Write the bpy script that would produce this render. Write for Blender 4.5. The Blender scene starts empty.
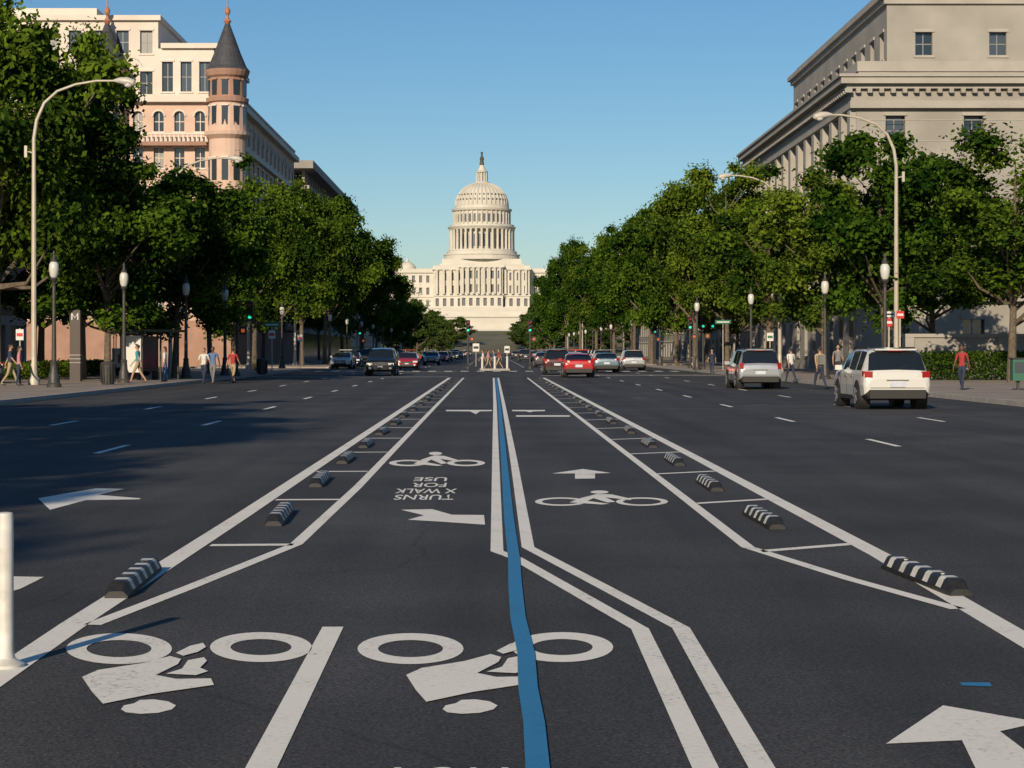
import bpy, math, random
import numpy as np
from mathutils import Vector, Matrix
random.seed(7)
rad = math.radians
scene = bpy.context.scene
scene.view_settings.view_transform = 'Standard'
scene.view_settings.look = 'None'
scene.view_settings.exposure = 0

# ------------------------------------------------------------------ image pixel to ground helper
H_CAM, F_PX, VX, HY = 1.65, 2000.0, 491.0, 350.0
def g(u, v):
    """ground position (metres) of image pixel (u, v), projected through the camera onto the road plane"""
    k = H_CAM / (v - HY)
    return ((u - VX) * k, F_PX * k)

# ------------------------------------------------------------------ materials
def mat(name, col, rough=0.8, col2=None, scale=4.0, metal=0.0, bump=0.0, bscale=None, detail=6.0, spec=0.5, coat=0.0, emit=None):
    m = bpy.data.materials.new(name); m.use_nodes = True
    nt = m.node_tree; b = nt.nodes['Principled BSDF']
    b.inputs['Base Color'].default_value = (*col, 1)
    b.inputs['Roughness'].default_value = rough
    b.inputs['Metallic'].default_value = metal
    b.inputs['Specular IOR Level'].default_value = spec
    if coat: b.inputs['Coat Weight'].default_value = coat
    if emit:
        b.inputs['Emission Color'].default_value = (*emit[0], 1); b.inputs['Emission Strength'].default_value = emit[1]
    if col2 is not None or bump:
        tc = nt.nodes.new('ShaderNodeTexCoord')
    if col2 is not None:
        n = nt.nodes.new('ShaderNodeTexNoise'); n.inputs['Scale'].default_value = scale; n.inputs['Detail'].default_value = detail
        r = nt.nodes.new('ShaderNodeValToRGB'); r.color_ramp.elements[0].position = .32; r.color_ramp.elements[1].position = .68
        r.color_ramp.elements[0].color = (*col, 1); r.color_ramp.elements[1].color = (*col2, 1)
        nt.links.new(tc.outputs['Object'], n.inputs['Vector']); nt.links.new(n.outputs['Fac'], r.inputs['Fac'])
        nt.links.new(r.outputs['Color'], b.inputs['Base Color'])
    if bump:
        n2 = nt.nodes.new('ShaderNodeTexNoise'); n2.inputs['Scale'].default_value = bscale or scale * 4; n2.inputs['Detail'].default_value = 4
        bp = nt.nodes.new('ShaderNodeBump'); bp.inputs['Strength'].default_value = bump; bp.inputs['Distance'].default_value = 0.02
        nt.links.new(tc.outputs['Object'], n2.inputs['Vector']); nt.links.new(n2.outputs['Fac'], bp.inputs['Height'])
        nt.links.new(bp.outputs['Normal'], b.inputs['Normal'])
    return m

def asphalt():
    m = bpy.data.materials.new('asphalt'); m.use_nodes = True
    nt = m.node_tree; L = nt.links.new; b = nt.nodes['Principled BSDF']
    tc = nt.nodes.new('ShaderNodeTexCoord')
    def noise(scale, det=4, vec=None):
        n = nt.nodes.new('ShaderNodeTexNoise'); n.inputs['Scale'].default_value = scale; n.inputs['Detail'].default_value = det
        L(vec or tc.outputs['Object'], n.inputs['Vector']); return n.outputs['Fac']
    mp = nt.nodes.new('ShaderNodeMapping'); mp.inputs['Scale'].default_value = (1.0, .03, 1); L(tc.outputs['Object'], mp.inputs['Vector'])
    def mr(f, a, b_, c, d):
        x = nt.nodes.new('ShaderNodeMapRange'); x.inputs[1].default_value = a; x.inputs[2].default_value = b_; x.inputs[3].default_value = c; x.inputs[4].default_value = d
        L(f, x.inputs[0]); return x.outputs[0]
    def mul(a, c):
        x = nt.nodes.new('ShaderNodeMath'); x.operation = 'MULTIPLY'; L(a, x.inputs[0]); L(c, x.inputs[1]); return x.outputs[0]
    a = mr(noise(55, 3), .3, .7, .4, 1.65)
    sp = mr(noise(140, 1), .62, .75, 1.0, 2.6)
    c = mr(noise(.35, 5), .3, .7, .72, 1.28)
    t = mr(noise(1.1, 3, mp.outputs[0]), .3, .7, .74, 1.28)
    vo = nt.nodes.new('ShaderNodeTexVoronoi'); vo.feature = 'DISTANCE_TO_EDGE'; vo.inputs['Scale'].default_value = .15
    wv = nt.nodes.new('ShaderNodeTexNoise'); wv.inputs['Scale'].default_value = 1.2; wv.inputs['Detail'].default_value = 6
    L(tc.outputs['Object'], wv.inputs['Vector'])
    mx = nt.nodes.new('ShaderNodeMix'); mx.data_type = 'VECTOR'; mx.inputs['Factor'].default_value = .25
    L(tc.outputs['Object'], mx.inputs[4]); L(wv.outputs['Color'], mx.inputs[5]); L(mx.outputs[1], vo.inputs['Vector'])
    cr = mr(vo.outputs['Distance'], 0.0, .003, .7, 1.0)
    v = mul(mul(mul(mul(a, sp), c), t), cr)
    col = nt.nodes.new('ShaderNodeMix'); col.data_type = 'RGBA'; col.blend_type = 'MULTIPLY'; col.inputs['Factor'].default_value = 1
    col.inputs[6].default_value = (.046, .046, .048, 1)
    cb = nt.nodes.new('ShaderNodeCombineColor'); L(v, cb.inputs[0]); L(v, cb.inputs[1]); L(v, cb.inputs[2])
    L(cb.outputs[0], col.inputs[7]); L(col.outputs[2], b.inputs['Base Color'])
    b.inputs['Roughness'].default_value = .8; b.inputs['Specular IOR Level'].default_value = .3
    bp = nt.nodes.new('ShaderNodeBump'); bp.inputs['Strength'].default_value = .6; bp.inputs['Distance'].default_value = .01
    L(noise(70, 3), bp.inputs['Height']); L(bp.outputs['Normal'], b.inputs['Normal'])
    return m

def paint(name, col, wear=.55):
    m = bpy.data.materials.new(name); m.use_nodes = True
    nt = m.node_tree; L = nt.links.new; b = nt.nodes['Principled BSDF']
    tc = nt.nodes.new('ShaderNodeTexCoord')
    n = nt.nodes.new('ShaderNodeTexNoise'); n.inputs['Scale'].default_value = 30; n.inputs['Detail'].default_value = 8; n.inputs['Roughness'].default_value = .75
    n2 = nt.nodes.new('ShaderNodeTexNoise'); n2.inputs['Scale'].default_value = 1.3; n2.inputs['Detail'].default_value = 5
    L(tc.outputs['Object'], n.inputs['Vector']); L(tc.outputs['Object'], n2.inputs['Vector'])
    ad = nt.nodes.new('ShaderNodeMath'); ad.operation = 'MULTIPLY_ADD'; ad.inputs[1].default_value = .45
    L(n2.outputs['Fac'], ad.inputs[0]); L(n.outputs['Fac'], ad.inputs[2])
    r = nt.nodes.new('ShaderNodeValToRGB')
    e = r.color_ramp.elements
    e[0].position = wear; e[0].color = (.08, .08, .085, 1)
    e[1].position = wear + .07; e[1].color = (*[c * .82 for c in col], 1)
    e2 = e.new(min(.99, wear + .2)); e2.color = (*col, 1)
    L(ad.outputs[0], r.inputs['Fac']); L(r.outputs['Color'], b.inputs['Base Color'])
    b.inputs['Roughness'].default_value = .7
    return m

M_ASPH = asphalt()
M_WHITE = paint('road_paint_white', (.82, .80, .74), .52)
M_BLUE = paint('road_paint_blue', (.025, .20, .42), .50)
M_WALK = mat('sidewalk_paving', (.22, .185, .155), .9, (.33, .28, .24), .6, bump=.2, bscale=9)
M_KERB = mat('granite_kerb', (.28, .27, .25), .85, (.40, .38, .35), 3)
M_GROUND = mat('ground_soil', (.09, .095, .05), 1, (.15, .14, .10), .06)
M_RUB = mat('black_rubber', (.012, .012, .013), .55, (.025, .025, .025), 20)
M_WPL = mat('white_plastic', (.70, .69, .65), .5, (.48, .47, .43), 9)
M_POLE = mat('pole_steel', (.40, .36, .29), .5, (.48, .44, .36), 2, metal=.1)
M_LAMPH = mat('lamp_head', (.45, .43, .38), .4)
M_GLOBE = mat('globe_glass', (.55, .55, .50), .25)
M_IRON = mat('dark_iron', (.035, .035, .032), .5, (.06, .055, .05), 4)
M_STONE = mat('capitol_stone', (.50, .475, .41), .8, (.58, .55, .48), .15)
M_STONE2 = mat('capitol_window_glass', (.10, .105, .12), .4)  # dark pane colour for the Capitol's windows
M_PINK = mat('pink_sandstone', (.53, .37, .29), .85, (.62, .45, .36), .5, bump=.2, bscale=3)
M_PINK2 = mat('trim_sandstone', (.30, .17, .125), .85, (.38, .23, .17), .7)
M_WSTONE = mat('white_render', (.60, .53, .46), .8, (.68, .61, .54), .4)
M_SLATE = mat('slate_roof', (.03, .033, .042), .7, (.06, .062, .07), 2.5, bump=.4, bscale=8)
M_COPPER = mat('copper_finial', (.32, .13, .07), .5, (.42, .2, .11), 3)
M_LIME = mat('limestone', (.255, .24, .215), .85, (.335, .315, .285), .35, bump=.15, bscale=2)
M_LIME2 = mat('limestone_trim', (.31, .29, .26), .85, (.38, .36, .32), .5)
M_TAN = mat('tan_concrete', (.33, .29, .24), .85, (.40, .36, .30), .4)
M_BRK = mat('brown_brick', (.16, .10, .075), .9, (.22, .14, .10), 2)
def glassm(name, c, r=.12): return mat(name, c, r, spec=.9)
M_G1 = glassm('window_glass_dark', (.02, .028, .035))
M_G2 = glassm('window_glass_mid', (.05, .065, .08))
M_G3 = mat('window_blinds', (.2, .2, .19), .4)
M_SHOP = mat('shop_interior', (.25, .2, .13), .5, (.03, .03, .03), .8)
M_CGLASS = glassm('car_glass', (.012, .015, .018), .04)
M_TYRE = mat('tyre', (.015, .015, .015), .85)
M_RIM = mat('alloy_rim', (.45, .45, .46), .3, metal=.8)
M_TAIL = mat('tail_light_red', (.3, .008, .008), .2, coat=.5)
M_HEAD = mat('head_light', (.7, .72, .75), .1, coat=.5)
M_TRIM = mat('black_trim', (.02, .02, .02), .6)
M_CHROME = mat('chrome', (.6, .6, .6), .15, metal=1)
M_PLATE = mat('licence_plate', (.6, .62, .66), .5, (.45, .5, .6), 12)
M_RED = mat('sign_red', (.5, .02, .02), .5)
M_SIGNW = mat('sign_white', (.6, .6, .58), .5)
M_SIGNG = mat('sign_green', (.01, .13, .06), .5)
M_SIGBR = mat('pylon_brown', (.05, .035, .028), .5)
M_GREENL = mat('signal_green_lens', (.02, .4, .25), .3, emit=((.05, .9, .55), .8))
M_REDL = mat('signal_red_lens', (.25, .01, .01), .3)
M_HANDL = mat('signal_orange_lens', (.4, .08, .02), .3, emit=((1, .2, .03), .3))
M_BARK = mat('bark', (.085, .065, .045), .95, (.16, .125, .09), 6, bump=.6, bscale=20)

def leafmat(name, dark, light):
    m = bpy.data.materials.new(name); m.use_nodes = True
    nt = m.node_tree; L = nt.links.new; nt.nodes.remove(nt.nodes['Principled BSDF']); out = nt.nodes['Material Output']
    at = nt.nodes.new('ShaderNodeAttribute'); at.attribute_name = 'tint'
    oi = nt.nodes.new('ShaderNodeObjectInfo')
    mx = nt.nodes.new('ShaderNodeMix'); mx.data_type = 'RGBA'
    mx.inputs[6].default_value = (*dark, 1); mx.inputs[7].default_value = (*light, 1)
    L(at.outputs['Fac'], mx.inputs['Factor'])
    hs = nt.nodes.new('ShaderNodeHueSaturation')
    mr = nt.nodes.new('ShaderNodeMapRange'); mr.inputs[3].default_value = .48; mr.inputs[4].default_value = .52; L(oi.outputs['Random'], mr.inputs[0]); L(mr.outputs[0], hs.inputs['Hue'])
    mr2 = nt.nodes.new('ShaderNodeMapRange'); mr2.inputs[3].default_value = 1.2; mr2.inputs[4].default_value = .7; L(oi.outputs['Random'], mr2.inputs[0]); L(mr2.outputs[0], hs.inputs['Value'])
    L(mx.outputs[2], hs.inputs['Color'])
    d = nt.nodes.new('ShaderNodeBsdfDiffuse'); t = nt.nodes.new('ShaderNodeBsdfTranslucent')
    L(hs.outputs[0], d.inputs['Color']); L(hs.outputs[0], t.inputs['Color'])
    m1 = nt.nodes.new('ShaderNodeMixShader'); m1.inputs[0].default_value = .28; L(d.outputs[0], m1.inputs[1]); L(t.outputs[0], m1.inputs[2])
    L(m1.outputs[0], out.inputs['Surface'])
    return m
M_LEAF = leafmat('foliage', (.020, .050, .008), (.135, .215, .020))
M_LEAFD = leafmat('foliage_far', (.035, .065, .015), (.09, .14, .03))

# ------------------------------------------------------------------ mesh builder
class MB:
    def __init__(s): s.v = []; s.f = []; s.m = []; s.mats = []
    def mi(s, m):
        if m not in s.mats: s.mats.append(m)
        return s.mats.index(m)
    def add(s, vs, fs, m):
        o = len(s.v); s.v.extend([tuple(p) for p in vs]); k = s.mi(m)
        for f in fs: s.f.append([o + i for i in f]); s.m.append(k)
    def quad(s, a, b, c, d, m): s.add([a, b, c, d], [(0, 1, 2, 3)], m)
    def box(s, c, size, m, rz=0.0, taper=1.0):
        x, y, z = size[0] / 2, size[1] / 2, size[2] / 2
        vs = []
        for dz, t in ((-z, 1), (z, taper)):
            for dx, dy in ((-x, -y), (x, -y), (x, y), (-x, y)):
                X, Y = dx * t, dy * t
                vs.append((c[0] + X * math.cos(rz) - Y * math.sin(rz), c[1] + X * math.sin(rz) + Y * math.cos(rz), c[2] + dz))
        s.add(vs, [(0, 3, 2, 1), (4, 5, 6, 7), (0, 1, 5, 4), (1, 2, 6, 5), (2, 3, 7, 6), (3, 0, 4, 7)], m)
    def bx(s, x0, x1, y0, y1, z0, z1, m): s.box(((x0 + x1) / 2, (y0 + y1) / 2, (z0 + z1) / 2), (x1 - x0, y1 - y0, z1 - z0), m)
    def lathe(s, prof, c, m, n=24, sy=1.0, ph=0.0):
        vs = []
        for r, z in prof:
            for i in range(n):
                a = 2 * math.pi * i / n + ph
                vs.append((c[0] + r * math.cos(a), c[1] + r * math.sin(a) * sy, c[2] + z))
        fs = []
        for j in range(len(prof) - 1):
            for i in range(n):
                fs.append((j * n + i, j * n + (i + 1) % n, (j + 1) * n + (i + 1) % n, (j + 1) * n + i))
        fs.append(tuple(range(n - 1, -1, -1))); fs.append(tuple((len(prof) - 1) * n + i for i in range(n)))
        s.add(vs, fs, m)
    def tube(s, pts, rs, m, n=8, caps=True):
        pts = [Vector(p) for p in pts]; vs = []
        for i, p in enumerate(pts):
            d = (pts[min(i + 1, len(pts) - 1)] - pts[max(i - 1, 0)]).normalized()
            up = Vector((0, 1, 0)) if abs(d.y) < .9 else Vector((1, 0, 0))
            a = d.cross(up).normalized(); b = d.cross(a)
            for k in range(n):
                t = 2 * math.pi * k / n
                vs.append(p + (a * math.cos(t) + b * math.sin(t)) * rs[i])
        fs = []
        for j in range(len(pts) - 1):
            for k in range(n):
                fs.append((j * n + k, (j + 1) * n + k, (j + 1) * n + (k + 1) % n, j * n + (k + 1) % n))
        if caps: fs.append(tuple(range(n))); fs.append(tuple((len(pts) - 1) * n + n - 1 - i for i in range(n)))
        s.add(vs, fs, m)
    def ell(s, c, r, m, n=12, k=8):
        prof = [(max(.001, math.sin(math.pi * j / k)), -math.cos(math.pi * j / k)) for j in range(k + 1)]
        vs = []
        for pr, pz in prof:
            for i in range(n):
                a = 2 * math.pi * i / n
                vs.append((c[0] + r[0] * pr * math.cos(a), c[1] + r[1] * pr * math.sin(a), c[2] + r[2] * pz))
        fs = [(j * n + i, j * n + (i + 1) % n, (j + 1) * n + (i + 1) % n, (j + 1) * n + i) for j in range(k) for i in range(n)]
        s.add(vs, fs, m)
    def strip(s, pts, w, z, m):
        P = [Vector((p[0], p[1])) for p in pts]; L = []; R = []
        for i, p in enumerate(P):
            d0 = (P[i] - P[i - 1]).normalized() if i > 0 else None
            d1 = (P[i + 1] - P[i]).normalized() if i < len(P) - 1 else None
            d0 = d0 or d1; d1 = d1 or d0
            n0 = Vector((-d0.y, d0.x)); n1 = Vector((-d1.y, d1.x)); n = (n0 + n1).normalized()
            k = w / 2 / max(.3, n.dot(n0)); L.append(p + n * k); R.append(p - n * k)
        for i in range(len(P) - 1):
            s.quad((R[i].x, R[i].y, z), (R[i + 1].x, R[i + 1].y, z), (L[i + 1].x, L[i + 1].y, z), (L[i].x, L[i].y, z), m)
    def poly(s, pts, z, m): s.add([(p[0], p[1], z) for p in pts], [tuple(range(len(pts)))], m)
    def mesh(s, name, smooth=False, angle=35):
        me = bpy.data.meshes.new(name); me.from_pydata(s.v, [], s.f)
        for m in s.mats: me.materials.append(m)
        me.polygons.foreach_set('material_index', s.m)
        me.update()
        if smooth:
            me.polygons.foreach_set('use_smooth', [True] * len(me.polygons))
            try: me.set_sharp_from_angle(angle=rad(angle))
            except Exception: pass
        return me
    def obj(s, name, loc=(0, 0, 0), rz=0, smooth=False, parent=None, angle=35):
        return place(name, s.mesh(name, smooth, angle), loc, rz, parent)
def place(name, me, loc=(0, 0, 0), rz=0, parent=None, sc=(1, 1, 1)):
    o = bpy.data.objects.new(name, me); scene.collection.objects.link(o)
    o.location = loc; o.rotation_euler = (0, 0, rz); o.scale = sc
    if parent: o.parent = parent
    return o

# ------------------------------------------------------------------ camera / light / sky
cam = bpy.data.cameras.new('camera'); co = bpy.data.objects.new('camera', cam); scene.collection.objects.link(co)
co.location = (0, 0, H_CAM); co.rotation_euler = (rad(90), 0, 0)
cam.sensor_width = 36; cam.lens = 36 * F_PX / 1024
cam.shift_x = (512 - VX) / 1024; cam.shift_y = -(384 - HY) / 1024
cam.clip_start = .1; cam.clip_end = 9000
scene.camera = co
SUN_EL, SUN_AZ = 22, 197
sv = Vector((math.sin(rad(SUN_AZ)) * math.cos(rad(SUN_EL)), math.cos(rad(SUN_AZ)) * math.cos(rad(SUN_EL)), math.sin(rad(SUN_EL))))
sl = bpy.data.lights.new('sun', 'SUN'); sl.energy = 5.0; sl.angle = rad(.53); sl.color = (1, .83, .61)
so = bpy.data.objects.new('sun', sl); scene.collection.objects.link(so); so.rotation_euler = (-sv).to_track_quat('-Z', 'Y').to_euler()
so.location = (-30, -60, 60)
w = bpy.data.worlds.new('World'); scene.world = w; w.use_nodes = True
nt = w.node_tree; bg = nt.nodes['Background']
sky = nt.nodes.new('ShaderNodeTexSky'); sky.sky_type = 'NISHITA'; sky.sun_disc = False
sky.sun_elevation = rad(SUN_EL); sky.sun_rotation = rad(SUN_AZ); sky.air_density = 1.0; sky.dust_density = .2; sky.ozone_density = 4.2
hs = nt.nodes.new('ShaderNodeHueSaturation'); hs.inputs['Saturation'].default_value = 1.16; hs.inputs['Hue'].default_value = .498
nt.links.new(sky.outputs[0], hs.inputs['Color']); nt.links.new(hs.outputs[0], bg.inputs['Color'])
bg.inputs['Strength'].default_value = .083

# ------------------------------------------------------------------ terrain
xs = [-3000, -1200, -600, -400, -250, -150, -80, -40, 0, 40, 80, 150, 250, 400, 600, 1200, 3000]
ys = [-400, -50, 100, 400, 700, 880, 920, 960, 1000, 1040, 1080, 1120, 1300, 2000, 4000, 7000]
def hill(x, y):
    t = min(1, max(0, (y - 880) / 200)); t = t * t * (3 - 2 * t)
    k = min(1, max(0, (900 - abs(x)) / 400))
    return 12 * t * k
mb = MB(); vs = [(x, y, hill(x, y)) for y in ys for x in xs]; n = len(xs)
mb.add(vs, [(j * n + i, j * n + i + 1, (j + 1) * n + i + 1, (j + 1) * n + i) for j in range(len(ys) - 1) for i in range(n - 1)], M_GROUND)
mb.obj('ground', smooth=True)
KL, KR = -14.6, 15.4
mb = MB(); mb.quad((KL, -60, .004), (KR, -60, .004), (KR, 870, .004), (KL, 870, .004), M_ASPH); mb.obj('road')
mb = MB(); mb.quad((-220, 164, .004), (KL, 164, .004), (KL, 180, .004), (-220, 180, .004), M_ASPH)
mb.quad((KR, 198, .004), (220, 198, .004), (220, 212, .004), (KR, 212, .004), M_ASPH); mb.obj('side_street')
def walk(x0, x1, segs, side):
    mb = MB()
    for a, b in segs:
        if side < 0: mb.bx(x0, x1 - .18, a, b, -.1, .15, M_WALK); mb.bx(x1 - .18, x1, a, b, -.1, .153, M_KERB)
        else: mb.bx(x0 + .18, x1, a, b, -.1, .15, M_WALK); mb.bx(x0, x0 + .18, a, b, -.1, .153, M_KERB)
    mb.obj('sidewalk')
walk(-27, KL, [(-60, 164), (180, 860)], -1)
walk(KR, 27, [(-60, 198), (212, 860)], 1)

# ------------------------------------------------------------------ road markings
Z = .008
mk = MB()
def P(pts, z=Z, m=M_WHITE): mk.poly([g(*p) for p in pts], z, m)
mk.strip([(-2.42, 4), (-2.50, 12), (-2.47, 20), (-2.45, 60), (-2.45, 118)], .17, Z, M_WHITE)
mk.strip([g(92, 626), g(190, 588), g(296, 545), (-1.60, 24), (-1.62, 60), (-1.62, 118)], .11, Z, M_WHITE)
mk.strip([(2.75, 7), (3.02, 11), (3.12, 16), (3.13, 30), (3.10, 118)], .17, Z, M_WHITE)
mk.strip([g(958, 610), g(850, 580), g(748, 548), (2.15, 24), (2.15, 60), (2.15, 118)], .11, Z, M_WHITE)
y = 16.75
while y < 116:
    mk.quad((-2.36, y, Z), (-1.67, y + .05, Z), (-1.67, y + .22, Z), (-2.36, y + .17, Z), M_WHITE)
    mk.quad((2.21, y - .5, Z), (3.04, y + .1, Z), (3.04, y + .27, Z), (2.21, y - .33, Z), M_WHITE)
    y += 5.1
mk.strip([(.16, 118), (.12, 60), (.07, 30), g(497, 552), g(516, 559), g(640, 630), g(708, 775), g(760, 900)], .105, Z, M_WHITE)
mk.strip([(.42, 118), (.38, 60), (.34, 30), g(528, 548), g(600, 586), g(681, 629), g(765, 775), g(835, 900)], .105, Z, M_WHITE)
mk.strip([(.29, 118), (.25, 60), g(504, 460), g(509, 520), g(514, 560), g(515, 585), g(518, 620), g(526, 655), g(528, 690), g(534, 725), g(538, 775), g(545, 850)], .095, Z + .008, M_BLUE)
mk.strip([g(333, 628), g(262, 768), g(200, 900)], .125, Z, M_WHITE)
for X in (-6.28, -9.6):
    d = 32.2 - 24
    while d < 150:
        mk.quad((X - .06, d, Z), (X + .06, d, Z), (X + .06, d + 2.8, Z), (X - .06, d + 2.8, Z), M_WHITE); d += 11.8
for X in (6.95, 10.4):
    d = 34.5 - 24
    while d < 150:
        mk.quad((X - .06, d, Z), (X + .06, d, Z), (X + .06, d + 2.8, Z), (X - .06, d + 2.8, Z), M_WHITE); d += 11.8
for X in (-6.3, -9.6, 6.95, 10.4, -2.4, 3.1):
    d = 190
    while d < 800:
        mk.quad((X - .07, d, Z), (X + .07, d, Z), (X + .07, d + 5, Z), (X - .07, d + 5, Z), M_WHITE); d += 12
mk.quad((-14.2, 150.5, Z), (-2.6, 150.5, Z), (-2.6, 151.1, Z), (-14.2, 151.1, Z), M_WHITE)
mk.quad((3.3, 128, Z), (15.0, 128, Z), (15.0, 128.6, Z), (3.3, 128.6, Z), M_WHITE)
for yy in (121, 124.2):
    mk.quad((-14.2, yy, Z), (-2.6, yy, Z), (-2.6, yy + .35, Z), (-14.2, yy + .35, Z), M_WHITE)
    mk.quad((3.3, yy + 9, Z), (15, yy + 9, Z), (15, yy + 9.35, Z), (3.3, yy + 9.35, Z), M_WHITE)
x = -13.6
while x < 15:
    mk.quad((x, 153, Z), (x + .6, 153, Z), (x + .6, 156.5, Z), (x, 156.5, Z), M_WHITE); x += 1.25

def ring(cx, cy, rx, ry, th, n=40):
    o = [g(cx + rx * math.cos(2 * math.pi * i / n), cy + ry * math.sin(2 * math.pi * i / n)) for i in range(n)]
    q = [g(cx + (rx - th) * math.cos(2 * math.pi * i / n), cy + (ry - th * ry / rx * 1.15) * math.sin(2 * math.pi * i / n)) for i in range(n)]
    for i in range(n):
        j = (i + 1) % n
        mk.quad((*o[i], Z), (*o[j], Z), (*q[j], Z), (*q[i], Z), M_WHITE)
def disc(cx, cy, rx, ry, n=24): P([(cx + rx * math.cos(-2 * math.pi * i / n), cy + ry * math.sin(-2 * math.pi * i / n)) for i in range(n)])
for ox in (0, 1):
    dx = 293 * ox
    ring(119 + dx * .995, 650, 53, 15.5, 20.5); ring(261 + dx * 1.028, 648.5, 51, 15, 20.5)
    def T(pts): return [(86 + (x0 - 86) * (1 if not ox else .96) + (0 if not ox else 324), y0 - (2 if ox else 0)) for x0, y0 in pts]
    P(T([(82, 679), (98, 672), (143, 665), (170, 658), (181, 661), (178, 666), (156, 677), (176, 681), (211, 680.5), (214, 687), (152, 696), (103, 706), (92, 694)]), z=Z + .003)
    P(T([(183, 658), (176, 655), (190, 648), (203, 645.0), (206, 649), (198, 654)]), z=Z + .0045)
    P(T([(182, 671), (188, 662.5), (204, 659.5), (207, 663), (200, 670), (208, 673.5), (196, 677.5), (166, 676)]), z=Z + .0045)
    hx = T([(148, 707)])[0][0]
    P([(hx - 27, 711), (hx - 22, 714), (hx - 8, 715.5), (hx + 10, 714.5), (hx + 24, 711), (hx + 28, 707), (hx + 20, 703), (hx + 6, 701), (hx - 8, 701.5), (hx - 14, 705), (hx - 24, 707)])
for cx1, cx2, cy, rx, ry, flip in ((408, 466, 463.5, 19, 3.2, -1), (561, 642, 502.3, 26, 4.2, 1)):
    ring(cx1, cy, rx, ry, 7); ring(cx2, cy, rx, ry, 7)
    c = (cx1 + cx2) / 2; q = rx / 26
    P([(c - 32 * q, cy + 1.0), (c - 20 * q, cy - 3.5), (c - 4 * q, cy - 7.5), (c + 10 * q, cy - 7), (c + 28 * q, cy - 3), (c + 30 * q, cy - 1.2), (c + 4 * q, cy - 4), (c + 14 * q, cy + .5), (c + 6 * q, cy + 1.2), (c - 8 * q, cy - 3.2), (c - 14 * q, cy - .5), (c + 8 * q, cy + 2.6), (c, cy + 3.2)][::-1], z=Z + .003)
    disc(c - 2 * q, cy - 9.6, 9 * q, 1.6)
P([(38, 499), (96, 489), (124, 489.5), (98, 495.5), (141, 499), (139, 500), (86, 500.8), (50, 510.5)][::-1])
P([(-60, 590), (-10, 577), (44, 578), (20, 590), (-10, 598)][::-1])
P([(552, 474), (583, 469.5), (611, 473.5), (595, 474), (595, 479), (575, 479.3), (575, 474)][::-1])
P([(401, 510.5), (432, 509.8), (452, 515.5), (484, 515.8), (485, 525.5), (442, 522.5), (408, 520.5), (424, 516)][::-1])
P([(886, 745.5), (943, 707), (1040, 724), (1000, 733), (1075, 790), (990, 800), (962, 742)][::-1])
P([(446, 410.2), (492, 410.2), (492, 411.4), (480, 411.6), (476, 414.5), (470, 411.6), (446, 411.4)][::-1])
P([(512, 410.2), (545, 410.2), (545, 411.4), (534, 411.6), (530, 412.6), (526, 411.6), (512, 411.4)][::-1])
P([(516, 415.6), (570, 415.6), (570, 417), (516, 417)][::-1])
P([(960, 684), (990, 684), (992, 688), (962, 687)][::-1], m=M_BLUE)
mk.obj('road_marking')
def rtext(s, u, v, width, depth, flip):
    c = bpy.data.curves.new('t', 'FONT'); c.body = s; c.align_x = 'CENTER'; c.align_y = 'CENTER'; c.offset = .012
    o = bpy.data.objects.new('t', c); scene.collection.objects.link(o)
    bpy.context.view_layer.update()
    me = bpy.data.meshes.new_from_object(o.evaluated_get(bpy.context.evaluated_depsgraph_get())); bpy.data.objects.remove(o)
    xs_ = [a.co.x for a in me.vertices]; ys_ = [a.co.y for a in me.vertices]
    W = max(xs_) - min(xs_); Hh = max(ys_) - min(ys_)
    me.materials.clear(); me.materials.append(M_WHITE)
    X, Y = g(u, v)
    place('road_lettering', me, (X, Y, Z), math.pi if flip else 0, sc=(width / W, depth / Hh, 1))
rtext('USE', 431, 479.5, .42, .75, True); rtext('FOR', 430, 485.3, .42, .75, True)
rtext('X WALK', 426, 491.3, .72, .75, True); rtext('TURNS', 424, 497.6, .66, .75, True)
rtext('LONG', 472, 786, .62, .55, False)
for (u, v) in ((250, 402), (640, 398), (760, 405)):
    X, Y = g(u, v); m_ = MB(); m_.lathe([(.36, 0), (.36, .006), (.3, .008), (.02, .008)], (0, 0, .004), M_IRON, 24); m_.obj('manhole_cover', (X, Y, 0))

# lane separators : rubber wheel stops with white bands
def separator():
    m_ = MB(); L, W, Hh = 1.75, .17, .105
    prof = [(-W / 2, 0), (-W / 2, .035), (-W * .34, Hh * .88), (-W * .24, Hh), (W * .24, Hh), (W * .34, Hh * .88), (W / 2, .035), (W / 2, 0)]
    ysg = [-L / 2, -L / 2 + .10]
    wb = [(-.68, -.56), (-.36, -.24), (-.06, .06), (.24, .36), (.56, .68)]
    for p_, q_ in wb: ysg += [p_, q_]
    ysg += [L / 2 - .1, L / 2]
    def ringp(y, k): return [(x_ * (1 if k == 1 else .9), y, z_ * k) for x_, z_ in prof]
    n = len(prof)
    for i in range(len(ysg) - 1):
        k0 = .45 if i == 0 else 1; k1 = .45 if i == len(ysg) - 2 else 1
        a = ringp(ysg[i], k0); b = ringp(ysg[i + 1], k1)
        white = i in (2, 4, 6, 8, 10)
        for j in range(n - 1):
            m_.quad(a[j], a[j + 1], b[j + 1], b[j], M_WPL if white and j not in (0, 6) else M_RUB)
        if i == 0: m_.add(a, [tuple(range(n))], M_RUB)
        if i == len(ysg) - 2: m_.add(b, [tuple(range(n))], M_RUB)
    for yb in (-.46, .46): m_.lathe([(.03, Hh), (.03, Hh + .006)], (0, yb, 0), M_CHROME, 8)
    return m_
sepm = separator().mesh('lane_separator')
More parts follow.
